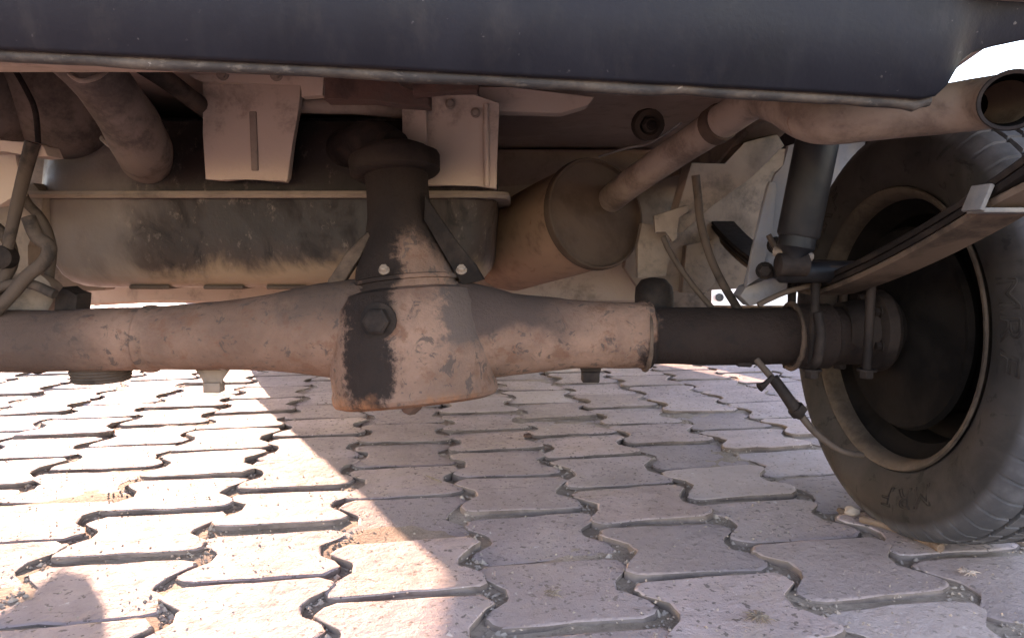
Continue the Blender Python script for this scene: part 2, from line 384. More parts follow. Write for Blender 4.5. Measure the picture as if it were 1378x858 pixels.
# ------------------------------------------------------------------ ground, sand bed, paving blocks
bm = bmesh.new()
A = [bm.verts.new((x, y, -0.03)) for x, y in ((-400, -400), (400, -400), (400, 600), (-400, 600))]; bm.faces.new(A)
o = finish('ground', bm, M['ground'], smooth=0, origin=(0, 0, -0.03)); o['kind'] = 'structure'; o['label'] = 'block paved yard running off to the horizon'

# sand bed, uneven between the blocks
def sand_z(x, y):
    h = noise.fractal(Vector((x*9, y*9, 1.7)), 0.9, 2.0, 4)
    h2 = noise.noise(Vector((x*60, y*60, 4.2)))
    return min(-0.0082 + 0.0065*h, -0.0064) + 0.0018*h2
nx, ny, x0, x1, y0, y1 = 250, 230, -1.75, 1.75, -0.1, 3.1
vs = []; fs = []
for j in range(ny+1):
    for i in range(nx+1):
        x = x0+(x1-x0)*i/nx; y = y0+(y1-y0)*j/ny
        vs.append((x, y, sand_z(x, y)))
for j in range(ny):
    for i in range(nx):
        a = j*(nx+1)+i; fs.append((a, a+1, a+nx+2, a+nx+1))
me = bpy.data.meshes.new('pavement'); me.from_pydata(vs, [], fs)
for p in me.polygons: p.use_smooth = True
pave = link_mesh('pavement', me, M['sand']); pave['kind'] = 'structure'; pave['label'] = 'interlocking I-shaped concrete block paving on a sand bed'

ROT = R(9.0); CU, SU = math.cos(ROT), math.sin(ROT); CP = 0.172; RP = 0.152
def outline(gap, jit, rnd, n_round):
    """I-shaped block, centre at 0, u across, v away"""
    hw, ww, hl = 0.100-gap*1.5, 0.072-gap*1.5, RP/2-gap*1.45
    cu = hw-0.013
    pts = [(-cu, -hl), (cu, -hl), (hw, -hl+0.014), (hw-0.001, -hl+0.026), (ww, -0.016), (ww, 0.016), (hw-0.001, hl-0.026), (hw, hl-0.014), (cu, hl),
           (-cu, hl), (-hw, hl-0.014), (-hw+0.001, hl-0.026), (-ww, 0.016), (-ww, -0.016), (-hw+0.001, -hl+0.026), (-hw, -hl+0.014)]
    out = []
    n = len(pts)
    for i, p in enumerate(pts):
        p = Vector((*p, 0)); a = Vector((*pts[i-1], 0)); b = Vector((*pts[(i+1) % n], 0))
        if n_round:
            ra = min(0.0055*random.uniform(0.6, 1.5)*(1.8 if random.random() < 0.16 else 1.0), 0.45*(a-p).length, 0.45*(b-p).length)
            out.append(p+(a-p).normalized()*ra); 
            if n_round > 1: out.append(p + ((a-p).normalized()+(b-p).normalized())*ra*0.25)
            out.append(p+(b-p).normalized()*ra)
            L = (b-p).length
            if L > 0.08:
                for t in (0.3, 0.5, 0.7): out.append(p.lerp(b, t))
        else: out.append(p)
    return [q+Vector((random.gauss(0, jit), random.gauss(0, jit), 0)) for q in out]
def block_mesh(seed, fine=True):
    random.seed(seed)
    o_ = outline(0.0046, 0.0016 if fine else 0.0006, True, 1 if fine else 0)
    bm = bmesh.new()
    def inset(d, z):
        r = []
        for q in o_:
            n = Vector((q.x/0.1, q.y/0.075, 0)); n.normalize()
            s = Vector((math.copysign(min(abs(q.x), d*1.0), q.x), math.copysign(min(abs(q.y), d*1.0), q.y), 0))
            r.append(bm.verts.new((q.x-s.x, q.y-s.y, z+(random.gauss(0, 0.0005) if fine and z < 0 else 0))))
        return r
    rings = ([inset(0.0046, 0.0), inset(0.0016, -0.0012), inset(0.0003, -0.0036), inset(0.0, -0.034)] if fine
             else [inset(0.007, 0.0), inset(0.001, -0.006), inset(0.0, -0.028)])
    for a, b in zip(rings, rings[1:]): ring_faces(bm, a, b)
    bm.faces.new(rings[0])
    bmesh.ops.recalc_face_normals(bm, faces=bm.faces)
    me = bpy.data.meshes.new('paving_block'); bm.to_mesh(me); bm.free()
    if fine:
        for p in me.polygons: p.use_smooth = len(p.vertices) < 6
    me.materials.append(M['paver']); me.materials.append(M['soil_shade'])
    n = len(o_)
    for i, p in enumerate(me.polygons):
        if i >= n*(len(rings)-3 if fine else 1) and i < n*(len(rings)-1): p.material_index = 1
    return me
variants = [block_mesh(100+i) for i in range(16)]
random.seed(11)
cells = []
for c in range(-34, 36):
    for r in range(-16, 46):
        u = -0.345 + CP*c; v = (0.117 if c % 2 == 0 else 0.033) + RP*r + RP/2
        x = u*CU - v*SU; y = u*SU + v*CU
        if -4.2 < x < 4.2 and -1.5 < y < 5.6: cells.append((x, y))
def in_view(x, y):
    if y < 0.5 or y > 2.75: return False
    return abs(x) < y*0.80+0.12
near = sorted([p for p in cells if in_view(*p)], key=lambda p: p[1])[:290]
nearset = set(near)
for x, y in near:
    o = bpy.data.objects.new('paving_block', random.choice(variants)); COL.objects.link(o); o.parent = pave
    o.location = (x+random.gauss(0, 0.0012), y+random.gauss(0, 0.0012), -min(abs(random.gauss(0, 0.0034)), 0.0052))
    o.rotation_euler = (random.gauss(0.004, 0.020), random.gauss(0, 0.012), ROT+random.gauss(0, 0.010)+0)
far_me = block_mesh(999, False)
fv = [Vector(v.co) for v in far_me.vertices]; ff = [tuple(p.vertices) for p in far_me.polygons]
vs = []; fs = []
for x, y in cells:
    if (x, y) in nearset: continue
    m = Matrix.Translation((x, y, -abs(random.gauss(0, 0.002)))) @ Euler((random.gauss(0, 0.006), random.gauss(0, 0.006), ROT)).to_matrix().to_4x4()
    b = len(vs); vs += [tuple(m @ q) for q in fv]; fs += [tuple(i+b for i in f) for f in ff]
me = bpy.data.meshes.new('outer_paving_blocks'); me.from_pydata(vs, [], fs)
o = link_mesh('outer_paving_blocks', me, M['paver'], pave); o['kind'] = 'stuff'; o['label'] = 'the same concrete blocks running on around the vehicle'

# grit lying in the joints and on the blocks
random.seed(5); vs = []; fs = []
octa = [(1, 0, 0), (-1, 0, 0), (0, 1, 0), (0, -1, 0), (0, 0, 1), (0, 0, -1)]
of = [(0, 2, 4), (2, 1, 4), (1, 3, 4), (3, 0, 4), (2, 0, 5), (1, 2, 5), (3, 1, 5), (0, 3, 5)]
for _ in range(11000):
    y = 0.45+2.2*random.random()**1.5; x = random.uniform(-1, 1)*(y*0.8+0.1)
    if random.random() < 0.60:      # snap to a joint between two columns
        u = x*CU+y*SU; c = round((u+0.345)/CP-0.5)+0.5; v = -x*SU+y*CU
        u = -0.345+CP*c+random.gauss(0, 0.011)
        x = u*CU-v*SU; y = u*SU+v*CU; z = sand_z(x, y)+0.001
        s = random.uniform(0.0010, 0.0030) if random.random() < 0.93 else random.uniform(0.003, 0.006)
    else: z = -0.0012; s = random.uniform(0.0007, 0.0019)
    b = len(vs); a = random.random()*6.28; sx, sy, sz = (s*random.uniform(0.6, 1.5) for _ in range(3))
    for q in octa:
        qx, qy = q[0]*sx, q[1]*sy
        vs.append((x+qx*math.cos(a)-qy*math.sin(a), y+qx*math.sin(a)+qy*math.cos(a), z+q[2]*sz*0.7+random.gauss(0, s*0.15)))
    fs += [tuple(i+b for i in f) for f in of]
me = bpy.data.meshes.new('joint_grit'); me.from_pydata(vs, [], fs)
o = link_mesh('joint_grit', me, M['stone'], pave); o['kind'] = 'stuff'; o['label'] = 'sandy grit and chips lying in the block joints'

# ------------------------------------------------------------------ the vehicle
XC = -0.1675
V = empty('parked_vehicle', (XC, YA, 0))
tag(V, 'dusty parked vehicle seen from low behind, slate bumper above its bare rear axle', 'vehicle')

# --- shell, floor, rails
XL, XR, YF, YR = -1.02, 0.69, 3.3, 0.47
def arch_profile(zs, rr_=0.39):
    pts = [(YR, 0.56)]
    def arc(yc, r, zb):
        a0 = math.asin((zb-0.275)/r)
        return [(yc - r*math.cos(a0+(math.pi-2*a0)*i/14), 0.275+r*math.sin(a0+(math.pi-2*a0)*i/14)) for i in range(15)]
    pts += arc(YA, rr_, zs); pts += arc(2.55, 0.288, min(zs, 0.545)); pts += [(YF, 0.43), (YF+0.05, 0.9), (YF-0.25, 1.25), (YF-0.8, 1.8), (YR+0.03, 1.82), (YR-0.02, 1.2)]
    return pts
for x in (XL, XR):
    bm = bmesh.new(); pr = arch_profile(0.492) if x < 0 else arch_profile(0.55, 0.475)
    A = [bm.verts.new((x-0.012, y, z)) for y, z in pr]; B = [bm.verts.new((x+0.012, y, z)) for y, z in pr]
    bm.faces.new(A); bm.faces.new(B); ring_faces(bm, A, B)
    finish('side_panel', bm, M['bumper'], V, smooth=30)
bm = bmesh.new()
add_box(bm, ((XL+XR)/2, (YF+YR)/2-0.3, 1.82), (XR-XL-0.03, YF-YR-0.66, 0.03), bevel=0.01)
finish('roof', bm, M['bumper'], V)
bm = bmesh.new(); W2 = (XL+XR)/2
A = [bm.verts.new((XL+0.013, y, z)) for y, z in ((YF-0.01, 0.43), (YF+0.04, 0.9), (YF-0.26, 1.25), (YF-0.8, 1.8))]
B = [bm.verts.new((XR-0.013, y, z)) for y, z in ((YF-0.01, 0.43), (YF+0.04, 0.9), (YF-0.26, 1.25), (YF-0.8, 1.8))]
ring_faces(bm, A, B, False); finish('front_panel', bm, M['bumper'], V)
bm = bmesh.new(); add_box(bm, (W2, YR+0.105, 1.19), (XR-XL-0.03, 0.02, 1.25), bevel=0.004); finish('tailgate', bm, M['bumper'], V)
# floor: raised wells over the wheels
bm = bmesh.new()
xs = [XL+0.013, -0.79, -0.78, 0.445, 0.455, XR-0.013]
def zf(x, y):
    well = (x < -0.785 or x > 0.45) and (abs(y-YA) < 0.43 or abs(y-2.55) < 0.37)
    return 0.76 if well else 0.605
ysf = [YR+0.03, 1.30, 1.31, 2.18, 2.19, 2.91, 2.92, YF-0.02]
grid = [[bm.verts.new((x, y, zf(x, y+(0.02 if i in (1, 3, 5) else -0.02)))) for x in xs] for i, y in enumerate(ysf)]
for a, b in zip(grid, grid[1:]): ring_faces(bm, a, b, False)
finish('floor_pan', bm, M['floor'], V, smooth=0)
for sgn, xr in ((1, 0.365), (-1, -0.70)):
    bm = bmesh.new()
    # kick-up rail, a closed box section bending up over the axle
    path = [(3.2, 0.475), (1.5, 0.475), (1.2, 0.50), (0.98, 0.545), (0.5, 0.555)]
    prev = None
    for y, z in path:
        rg = [bm.verts.new(q) for q in ((xr-0.03, y, z), (xr+0.03, y, z), (xr+0.03, y, z+0.10), (xr-0.03, y, z+0.10))]
        if prev: ring_faces(bm, prev, rg)
        else: bm.faces.new(rg)
        prev = rg
    bm.faces.new(prev)
    bmesh.ops.bevel(bm, geom=[e for e in bm.edges], offset=0.004, segments=1, affect='EDGES')
    finish('chassis_rail', bm, M['rail'], V)
# cross members across the tail
bm = bmesh.new()
add_box(bm, (-0.17, 0.70, 0.578), (1.02, 0.07, 0.05), bevel=0.006); o = finish('cross_member', bm, M['dust'], V)
bm = bmesh.new()
add_box(bm, (-0.17, 1.66, 0.545), (1.0, 0.08, 0.11), bevel=0.008); finish('cross_member', bm, M['floor'], V)
bm = bmesh.new()     # low pressed beam ahead of the tank
prev = None
for i in range(31):
    x = -0.93+1.20*i/30; sag = 0.003*math.sin(x*9)+0.002*math.sin(x*23)
    rg = [bm.verts.new((x, y, z+sag)) for y, z in ((1.43, 0.50), (1.425, 0.30), (1.425, 0.266), (1.435, 0.260), (1.48, 0.276), (1.60, 0.32), (1.62, 0.50))]
    if prev: ring_faces(bm, prev, rg, False)
    prev = rg
finish('floor_beam', bm, M['dust'], V)
bm = bmesh.new(); add_plate(bm, [(-1.0, 1.22, 0.60), (-0.70, 1.22, 0.60), (-0.68, 1.22, 0.50), (-0.68, 1.22, 0.34), (-0.72, 1.22, 0.30), (-0.90, 1.22, 0.29), (-1.0, 1.22, 0.32)], 0.03, 0.003)
finish('inner_panel', bm, M['rail'], V)
bm = bmesh.new(); add_plate(bm, [(XL+0.0, 1.44, 0.50), (XL+0.05, 1.44, 0.50), (XL+0.05, 1.44, 0.27), (XL+0.03, 1.44, 0.25), (XL, 1.44, 0.245)], 0.145, 0.004)  # unseen block added under the left sill to cast the near-left shadow
finish('sill_shadow_block', bm, M['dark'], V)
bm = bmesh.new()     # unseen, added to block light from the front: sump, gearbox and beam
add_box(bm, (-0.24, 2.60, 0.31), (0.54, 0.80, 0.42), bevel=0.04, seg=3); finish('sump_light_block', bm, M['dark'], V)
bm = bmesh.new(); add_lathe(bm, [(0, 0.07), (0.04, 0.10), (0.45, 0.13), (0.47, 0.10)], (-0.14, 1.74, 0.36), (0, 1, 0), 28); finish('gearbox_light_block', bm, M['dark'], V)
bm = bmesh.new(); add_tube(bm, [(-0.80, 2.55, 0.27), (-0.52, 2.55, 0.27), (-0.17, 2.55, 0.18), (0.18, 2.55, 0.27), (0.47, 2.55, 0.27)], 0.04, 18); finish('beam_light_block', bm, M['dark'], V)
# mud flap behind the front wheel
for xm in (-0.88, 0.56):
    bm = bmesh.new(); add_box(bm, (xm, 2.235, 0.33), (0.17, 0.008, 0.34), bevel=0.002); finish('mud_flap', bm, M['rubber'], V)

# --- rear bumper: pressed panel with rolled lower edge and a notch for the tail pipe
def bump_Y(x): return 0.475 + 0.09*(x+0.33)
def bz(px, py):
    x = 0
    for _ in range(6):
        p = P(px, py, bump_Y(x)); x = p.x
    return p
edge_px = [(-1180, 2), (-820, 21), (-520, 36), (-300, 47), (0, 61), (220, 72), (440, 83), (660, 95), (880, 107), (1060, 117), (1180, 124), (1242, 129), (1262, 125), (1276, 112), (1285, 96), (1295, 80), (1312, 66), (1340, 58), (1378, 50), (1420, 46), (1470, 34)]
low = [bz(*q) for q in edge_px]
bm = bmesh.new(); rows = []
nT = 5
rows.append([bm.verts.new((q.x, q.y+0.009, q.z-0.0005)) for q in low]); rows.append([bm.verts.new((q.x, q.y+0.003, q.z-0.0018)) for q in low])
for t in range(nT+1):
    row = []
    for q in low:
        zt = 0.70; z = q.z + (zt-q.z)*t/nT
        bulge = -0.018*math.sin(math.pi*min(t/nT*1.15, 1.0))
        row.append(bm.verts.new((q.x, q.y+bulge, z)))
    rows.append(row)
for a, b in zip(rows, rows[1:]): ring_faces(bm, a, b, False)
top2 = [bm.verts.new((v.co.x, v.co.y+0.10, v.co.z)) for v in rows[-1]]; ring_faces(bm, rows[-1], top2, False)
bump = finish('rear_bumper', bm, M['bumper'], V, smooth=50)
bump['label'] = 'dark slate painted bumper with dust specks'
bm = bmesh.new(); prev = None
L = low[:13]
secs = [(0.008, 0.001), (0.0065, -0.0045), (0.0085, -0.0075), (0.014, -0.0078), (0.0175, -0.005), (0.0175, 0.003)]
cols = []
dense = []
for a, b in zip(L, L[1:]):
    for t in range(4): dense.append(a.lerp(b, t/4))
dense.append(L[-1])
for q in dense:
    wv = 0.0026*noise.noise(Vector((q.x*90, 0, 2)))+0.0012*noise.noise(Vector((q.x*14, 3, 2)))
    cols.append([bm.verts.new((q.x, q.y+dy, q.z+dz+(wv if dz < 0 else 0.0005))) for dy, dz in secs])
for a, b in zip(cols, cols[1:]): ring_faces(bm, a, b, False)
o = finish('rolled_edge', bm, M['lip'], bump, smooth=60); o['label'] = 'chipped and dusty rolled lower edge'

# --- rear axle
AX = [(-40, 45, 460), (0, 44, 459), (90, 43, 458), (195, 44, 456), (199, 47, 456), (207, 47, 456), (211, 44, 455), (300, 47, 451), (370, 54, 447), (430, 63, 443),
      (470, 70, 443), (548, 74, 444), (630, 68, 445), (690, 56, 449), (770, 47, 450), (858, 45, 450), (863, 47, 450), (874, 47, 450), (879, 39, 452), (1062, 38.5, 452), (1066, 45, 452), (1112, 45, 452), (1116, 39, 452), (1168, 39, 452)]
bm = bmesh.new(); prev = None
sm = []
for i in range(len(AX)-1):
    a, b = AX[i], AX[i+1]; k = max(1, int((b[0]-a[0])/14))
    for t in range(k): sm.append(tuple(a[j]+(b[j]-a[j])*t/k for j in range(3)))
sm.append(AX[-1])
for px, rp, cy in sm:
    yc = YA+(px-548)*0.00005; c = P(px, cy, yc); r = rp/FPX*yc*0.985
    rg = []
    for j in range(36):
        a = 2*math.pi*j/36
        n_ = noise.noise(Vector((c.x*16, math.cos(a)*1.5, math.sin(a)*1.5)))*0.0022
        rg.append(bm.verts.new((c.x, yc+math.cos(a)*(r+n_), c.z+math.sin(a)*(r+n_))))
    if prev: ring_faces(bm, prev, rg)
    else: bm.faces.new(rg)
    prev = rg
bm.faces.new(prev)
# seam rib running along the underside of the casing
axle = finish('rear_axle', bm, M['axle'], V, origin=(XD, YA, ZA), smooth=35)
axle['label'] = 'dust-grey axle casing with black outer tube'
# left stub to the far wheel
bm = bmesh.new(); a = P(-40, 460, YA)
add_lathe(bm, [(0, 0.040), (0.16, 0.038)], (a.x, YA, a.z), (-1, 0, 0.06), 28); finish('axle_tube', bm, M['dark'], axle)

# differential: bowl + neck turned about a near-vertical axis
bm = bmesh.new()
ax = Vector((-0.10, 0.16, 1)).normalized(); org = Vector((XD+0.004, YA, ZA))
prof = [(-0.090, 0.060), (-0.0895, 0.090), (-0.086, 0.101), (-0.081, 0.1045), (-0.072, 0.105), (-0.066, 0.103), (-0.060, 0.1035), (-0.030, 0.105), (0.0, 0.104), (0.030, 0.097), (0.048, 0.084),
        (0.053, 0.070), (0.057, 0.070), (0.0575, 0.066), (0.062, 0.066), (0.0625, 0.070), (0.067, 0.070), (0.069, 0.065), (0.085, 0.060), (0.105, 0.053), (0.128, 0.046), (0.150, 0.041), (0.190, 0.040), (0.205, 0.041)]
add_lathe(bm, prof, org, ax, 64, wob=0.0022)
diff = finish('differential_housing', bm, M['diff'], axle, origin=(XD, YA, ZA), smooth=28)
diff['label'] = 'bulged casing streaked black by an oil leak'
# ribs on the neck
def rib(pxs, y, th):
    bm = bmesh.new(); add_plate(bm, [P(a, b, y) for a, b in pxs], th, 0.002); return finish('casing_rib', bm, M['dark'], diff)
rib([(572, 262), (586, 284), (612, 322), (640, 356), (652, 376), (622, 384), (604, 352), (584, 318), (570, 296)], 0.866, 0.016)
bm = bmesh.new(); add_plate(bm, [P(a, b, 0.868) for a, b in [(494, 312), (499, 318), (484, 346), (464, 378), (438, 390), (441, 377), (466, 340)]], 0.016, 0.002); finish('casing_rib', bm, M['spring'], diff)
# seal flange and shaft
bm = bmesh.new(); t0 = org+ax*0.205
add_lathe(bm, [(0.0, 0.041), (0.001, 0.054), (0.004, 0.0575), (0.022, 0.0585), (0.026, 0.0565), (0.027, 0.045), (0.034, 0.043), (0.040, 0.03)], t0, ax, 40, wob=0.0018); finish('pinion_flange', bm, M['dark'], axle)
bm = bmesh.new(); e = t0+ax*0.04
add_tube(bm, [e+ax*-0.006, e+Vector((-0.035, 0.03, 0.010)), P(452, 206, 1.06), P(400, 214, 1.3), P(390, 216, 1.5)], [0.026, 0.027, 0.028, 0.028, 0.028], 18, wob=0.002); finish('propeller_shaft', bm, M['dark'], V)
# plug, bolts and clips on the casing
c = P(508, 432, 0.772); hexbolt('drain_plug', (c.x, 0.781, c.z), (-0.1, -1, 0), 0.0155, 0.016, M['dark'], axle)
for q in ((517, 364), (621, 364)):
    c = P(*q, 0.815); hexbolt('casing_bolt', c, (0, -0.7, 0.7), 0.0048, 0.007, M['rail'], diff)
bm = bmesh.new(); c = P(556, 540, 0.800)
add_lathe(bm, [(-0.014, 0.007), (-0.006, 0.011), (0.004, 0.012), (0.012, 0.009), (0.016, 0.004)], c, (-0.5, -0.2, -1), 18, wob=0.004); finish('casing_lug', bm, M['rusty'], diff)
for px, py, s in ((795, 500, 1.0), (286, 514, 1.0), (1000, 489, 0.8), (40, 497, 1.2)):
    bm = bmesh.new(); c = P(px, py, 0.895)
    top = 0.032*s
    if px in (795, 286):
        add_plate(bm, [c+Vector((dx, 0, dz)) for dx, dz in ((-0.022, 0.016), (0.022, 0.016), (0.013, 0.004), (0.012, -0.004), (-0.012, -0.004), (-0.013, 0.004))], 0.004, 0.0008)
        add_box(bm, c+Vector((0, 0.004, -0.007)), (0.023, 0.018, 0.014), bevel=0.002)
    elif px == 1000:
        add_box(bm, c+Vector((0, 0, 0.002)), (0.020, 0.018, 0.011), (0, 0.05, 0), 0.003)
    else:
        add_plate(bm, [P(a, b, 0.85) for a, b in ((16, 490), (70, 490), (62, 499), (50, 504), (36, 502), (24, 498))], 0.02, 0.002)
    finish('axle_lug', bm, M['dark'] if px != 286 else M['rail'], axle)
# spring seat cup under the left tube
bm = bmesh.new(); c = P(124, 505, 0.86)
prof = [(0.03, 0.040), (0.012, 0.040)]
for i in range(6): prof += [(0.010-i*0.004, 0.0365-i*0.0006), (0.008-i*0.004, 0.0378-i*0.0006)]
prof += [(-0.014, 0.033), (-0.0155, 0.02)]
add_lathe(bm, prof, c+Vector((0, 0.02, 0.004)), (0, 0, 1), 36); o = finish('ribbed_cup', bm, M['rubber'], axle)

# --- wheels
def make_tyre():
    bm = bmesh.new(); N = 720
    half = [(-0.055, 0.176, 0), (-0.062, 0.186, 0), (-0.0635, 0.189, 0), (-0.066, 0.190, 0), (-0.073, 0.203, 0), (-0.0785, 0.218, 0), (-0.0795, 0.230, 0), (-0.0775, 0.2425, 0), (-0.0745, 0.2505, 0), (-0.0735, 0.2515, 0),
            (-0.0700, 0.2600, 1), (-0.0630, 0.2690, 2), (-0.0560, 0.2738, 3), (-0.0430, 0.2758, 3), (-0.0415, 0.2700, 0), (-0.0375, 0.2700, 0), (-0.0360, 0.2764, 4), (-0.0200, 0.2772, 4), (-0.0185, 0.2705, 0), (-0.0135, 0.2705, 0), (-0.012, 0.2775, 5)]
    prof = half + [(0.0, 0.2778, 5)] + [(-a, r, k) for a, r, k in reversed(half)]
    rings = []
    for i in range(N):
        a = 2*math.pi*i/N; rg = []
        for h, r, k in prof:
            rr = r; hh = h
            ph = i + (0 if h < 0 else 6)
            if k == 1 and ph % 12 == 0: rr -= 0.0016; hh *= 0.992
            if k == 2 and ph % 12 == 0: rr -= 0.0030; hh *= 0.990
            if k == 3 and ph % 12 == 0: rr -= 0.0042
            if k == 4 and (ph+4) % 12 == 0: rr -= 0.0042
            if k == 5 and (ph+8) % 12 == 0: rr -= 0.0042
            y = math.cos(a)*rr; z = math.sin(a)*rr
            if z < -0.2715:
                hh *= 1.0+0.5*(-0.2715-z); z = -0.2715
            elif z < -0.2: hh *= 1.0+0.05*(-(z+0.2)/0.07)
            rg.append(bm.verts.new((hh, y, z)))
        rings.append(rg)
    for i in range(N): ring_faces(bm, rings[i], rings[(i+1) % N], False)
    bmesh.ops.recalc_face_normals(bm, faces=bm.faces)
    me = bpy.data.meshes.new('tyre'); bm.to_mesh(me); bm.free()
    for p in me.polygons: p.use_smooth = True
    me.set_sharp_from_angle(angle=R(32)); me.materials.append(M['tyre']); return me
def lathe_mesh(name, prof, segs, mat, wob=0):
    bm = bmesh.new(); add_lathe(bm, prof, (0, 0, 0), (1, 0, 0), segs, False, False, wob)
    bmesh.ops.recalc_face_normals(bm, faces=bm.faces)
    me = bpy.data.meshes.new(name); bm.to_mesh(me); bm.free()
    for p in me.polygons: p.use_smooth = True
    me.set_sharp_from_angle(angle=R(40)); me.materials.append(mat); return me
tyre_me = make_tyre()
rim_me = lathe_mesh('rim', [(-0.056, 0.176), (-0.0645, 0.183), (-0.0675, 0.1855), (-0.070, 0.184), (-0.0695, 0.1805), (-0.064, 0.175), (-0.055, 0.1715), (-0.046, 0.1702), (-0.0455, 0.1712), (0.0, 0.16), (0.022, 0.15), (0.024, 0.0), (0.024, 0.087), (0.034, 0.112), (0.040, 0.138), (0.036, 0.160), (0.052, 0.172), (0.066, 0.176), (0.070, 0.184), (0.062, 0.184), (0.055, 0.176)], 72, M['rim'])
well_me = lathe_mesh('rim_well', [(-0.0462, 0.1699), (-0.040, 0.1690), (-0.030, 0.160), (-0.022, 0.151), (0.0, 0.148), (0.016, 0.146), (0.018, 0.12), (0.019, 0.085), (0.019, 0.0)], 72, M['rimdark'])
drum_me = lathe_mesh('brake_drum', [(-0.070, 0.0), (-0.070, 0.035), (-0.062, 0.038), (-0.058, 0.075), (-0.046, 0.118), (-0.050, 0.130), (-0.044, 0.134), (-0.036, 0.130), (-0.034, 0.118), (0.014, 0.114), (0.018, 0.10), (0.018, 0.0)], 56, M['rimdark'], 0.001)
def letters(parent, text, y, z, size, reading_gap):
    r = Vector((0, y, z)); rad = r.length; up0 = r.normalized()
    for i, ch in enumerate(text):
        ang = (i-(len(text)-1)/2)*reading_gap/rad
        # reading direction seen from the inner side: clockwise turn of "up"
        base = math.atan2(up0.z, up0.y) - 0.0
        th = base + ang                      # letters follow one another anticlockwise in the y-z plane seen from -x
        up = Vector((0, math.cos(th), math.sin(th))); right = Vector((0, -math.sin(th), math.cos(th)))
        fc = bpy.data.curves.new('letter', 'FONT'); fc.body = ch; fc.size = size; fc.align_x = 'CENTER'; fc.align_y = 'CENTER'
        fc.fill_mode = 'NONE'; fc.bevel_depth = 0.0010; fc.bevel_resolution = 1; fc.resolution_u = 4; fc.shear = 0.15
        to = bpy.data.objects.new('letter_tmp', fc); COL.objects.link(to)
        dg = bpy.context.evaluated_depsgraph_get(); dg.update()
        me = bpy.data.meshes.new_from_object(to.evaluated_get(dg)); bpy.data.objects.remove(to)
        nrm = Vector((-1, 0, 0)); c = up*rad; slope = 0.0
        m = Matrix((( 0, 0, -1, -0.0795), (right.y*1.4, up.y, 0, c.y), (right.z*1.4, up.z, 0, c.z), (0, 0, 0, 1)))
        me.transform(m)
        for v in me.vertices:                # lay the strokes on the bulging sidewall
            rr = math.hypot(v.co.y, v.co.z)
            pr = [(0.190, -0.066), (0.203, -0.073), (0.218, -0.0785), (0.230, -0.0795), (0.2425, -0.0775), (0.2505, -0.0745)]
            xs_ = pr[0][1]
            for (r0, h0), (r1, h1) in zip(pr, pr[1:]):
                if r0 <= rr <= r1: xs_ = h0+(h1-h0)*(rr-r0)/(r1-r0)
                elif rr > pr[-1][0]: xs_ = pr[-1][1]
            if v.co.z < -0.2: xs_ *= 1.0+0.05*min(1, (-(v.co.z+0.2)/0.07))
            v.co.x = xs_ - 0.0002 + (v.co.x+0.0795)
        me.materials.clear(); me.materials.append(M['letter'])
        link_mesh('letter', me, None, parent, WLOC[parent]).scale = (0.987, 0.985, 0.985)
def wheel(x, y, rz, text=False):
    we = empty('wheel', (x, y, 0.268), V); we.rotation_euler.z = rz
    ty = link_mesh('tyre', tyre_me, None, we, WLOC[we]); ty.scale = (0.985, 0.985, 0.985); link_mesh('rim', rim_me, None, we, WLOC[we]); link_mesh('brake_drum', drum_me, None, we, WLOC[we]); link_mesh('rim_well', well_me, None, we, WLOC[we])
    if text:
        for (yy, zz) in ((-0.078, -0.206), (-0.228, 0.030), (0.16, 0.155)):
            WLOC[we] = WLOC[we]; letters(we, 'MRF', yy, zz, 0.036, 0.035)
    return we
wheel(0.564, 0.916, R(2.8), True)['label'] = 'dusty rear wheel on the right'
wheel(-0.915, YA, math.pi); wheel(-0.90, 2.55, math.pi); wheel(0.56, 2.55, 0)

# --- fuel tank: pressed lower pan, upper pan and the seam flange between
TX0, TX1, TY0, TY1 = P(73, 330, 1.065).x, P(668, 330, 1.0).x, 1.0, 1.42
TZ = P(300, 262, 1.0).z; TZB = P(300, 389, 1.0).z; TZT = TZ+0.115
def rrect(ins, rad, n=7, x0=None, x1=None):
    x0, x1, y0, y1 = TX0+ins, TX1-ins, TY0+ins, TY1-ins
    rad = max(rad, 0.004); pts = []
    for cx, cy, a0 in ((x1-rad, y1-rad, 0), (x0+rad, y1-rad, 90), (x0+rad, y0+rad, 180), (x1-rad, y0+rad, 270)):
        for i in range(n+1):
            a = R(a0+90*i/n); pts.append((cx+rad*math.cos(a), cy+rad*math.sin(a)))
    return pts
def pan(levels, cap=True):
    bm = bmesh.new(); rings = []
    for ins, rad, z in levels: rings.append([bm.verts.new((x, y, z)) for x, y in rrect(ins, rad)])
    for a, b in zip(rings, rings[1:]): ring_faces(bm, a, b)
    if cap: bm.faces.new(rings[-1])
    return bm
tank_c = Vector(((TX0+TX1)/2, (TY0+TY1)/2, TZ))
bm = pan([(0.0, 0.060, TZ-0.002), (0.004, 0.060, TZ-0.06), (0.006, 0.060, TZB+0.050), (0.009, 0.060, TZB+0.034), (0.015, 0.058, TZB+0.020), (0.025, 0.054, TZB+0.009), (0.038, 0.048, TZB+0.002), (0.052, 0.04, TZB), (0.07, 0.03, TZB+0.002)])
tank = finish('fuel_tank', bm, M['tank'], V, origin=tank_c, smooth=35); tank['label'] = 'grimy steel fuel tank with dried splash along its bottom'
bm = pan([(0.0, 0.060, TZ+0.003), (0.006, 0.060, TZ+0.06), (0.012, 0.058, TZT-0.03), (0.024, 0.05, TZT-0.008), (0.045, 0.04, TZT)])
finish('upper_pan', bm, M['tank'], tank, origin=tank_c, smooth=35)
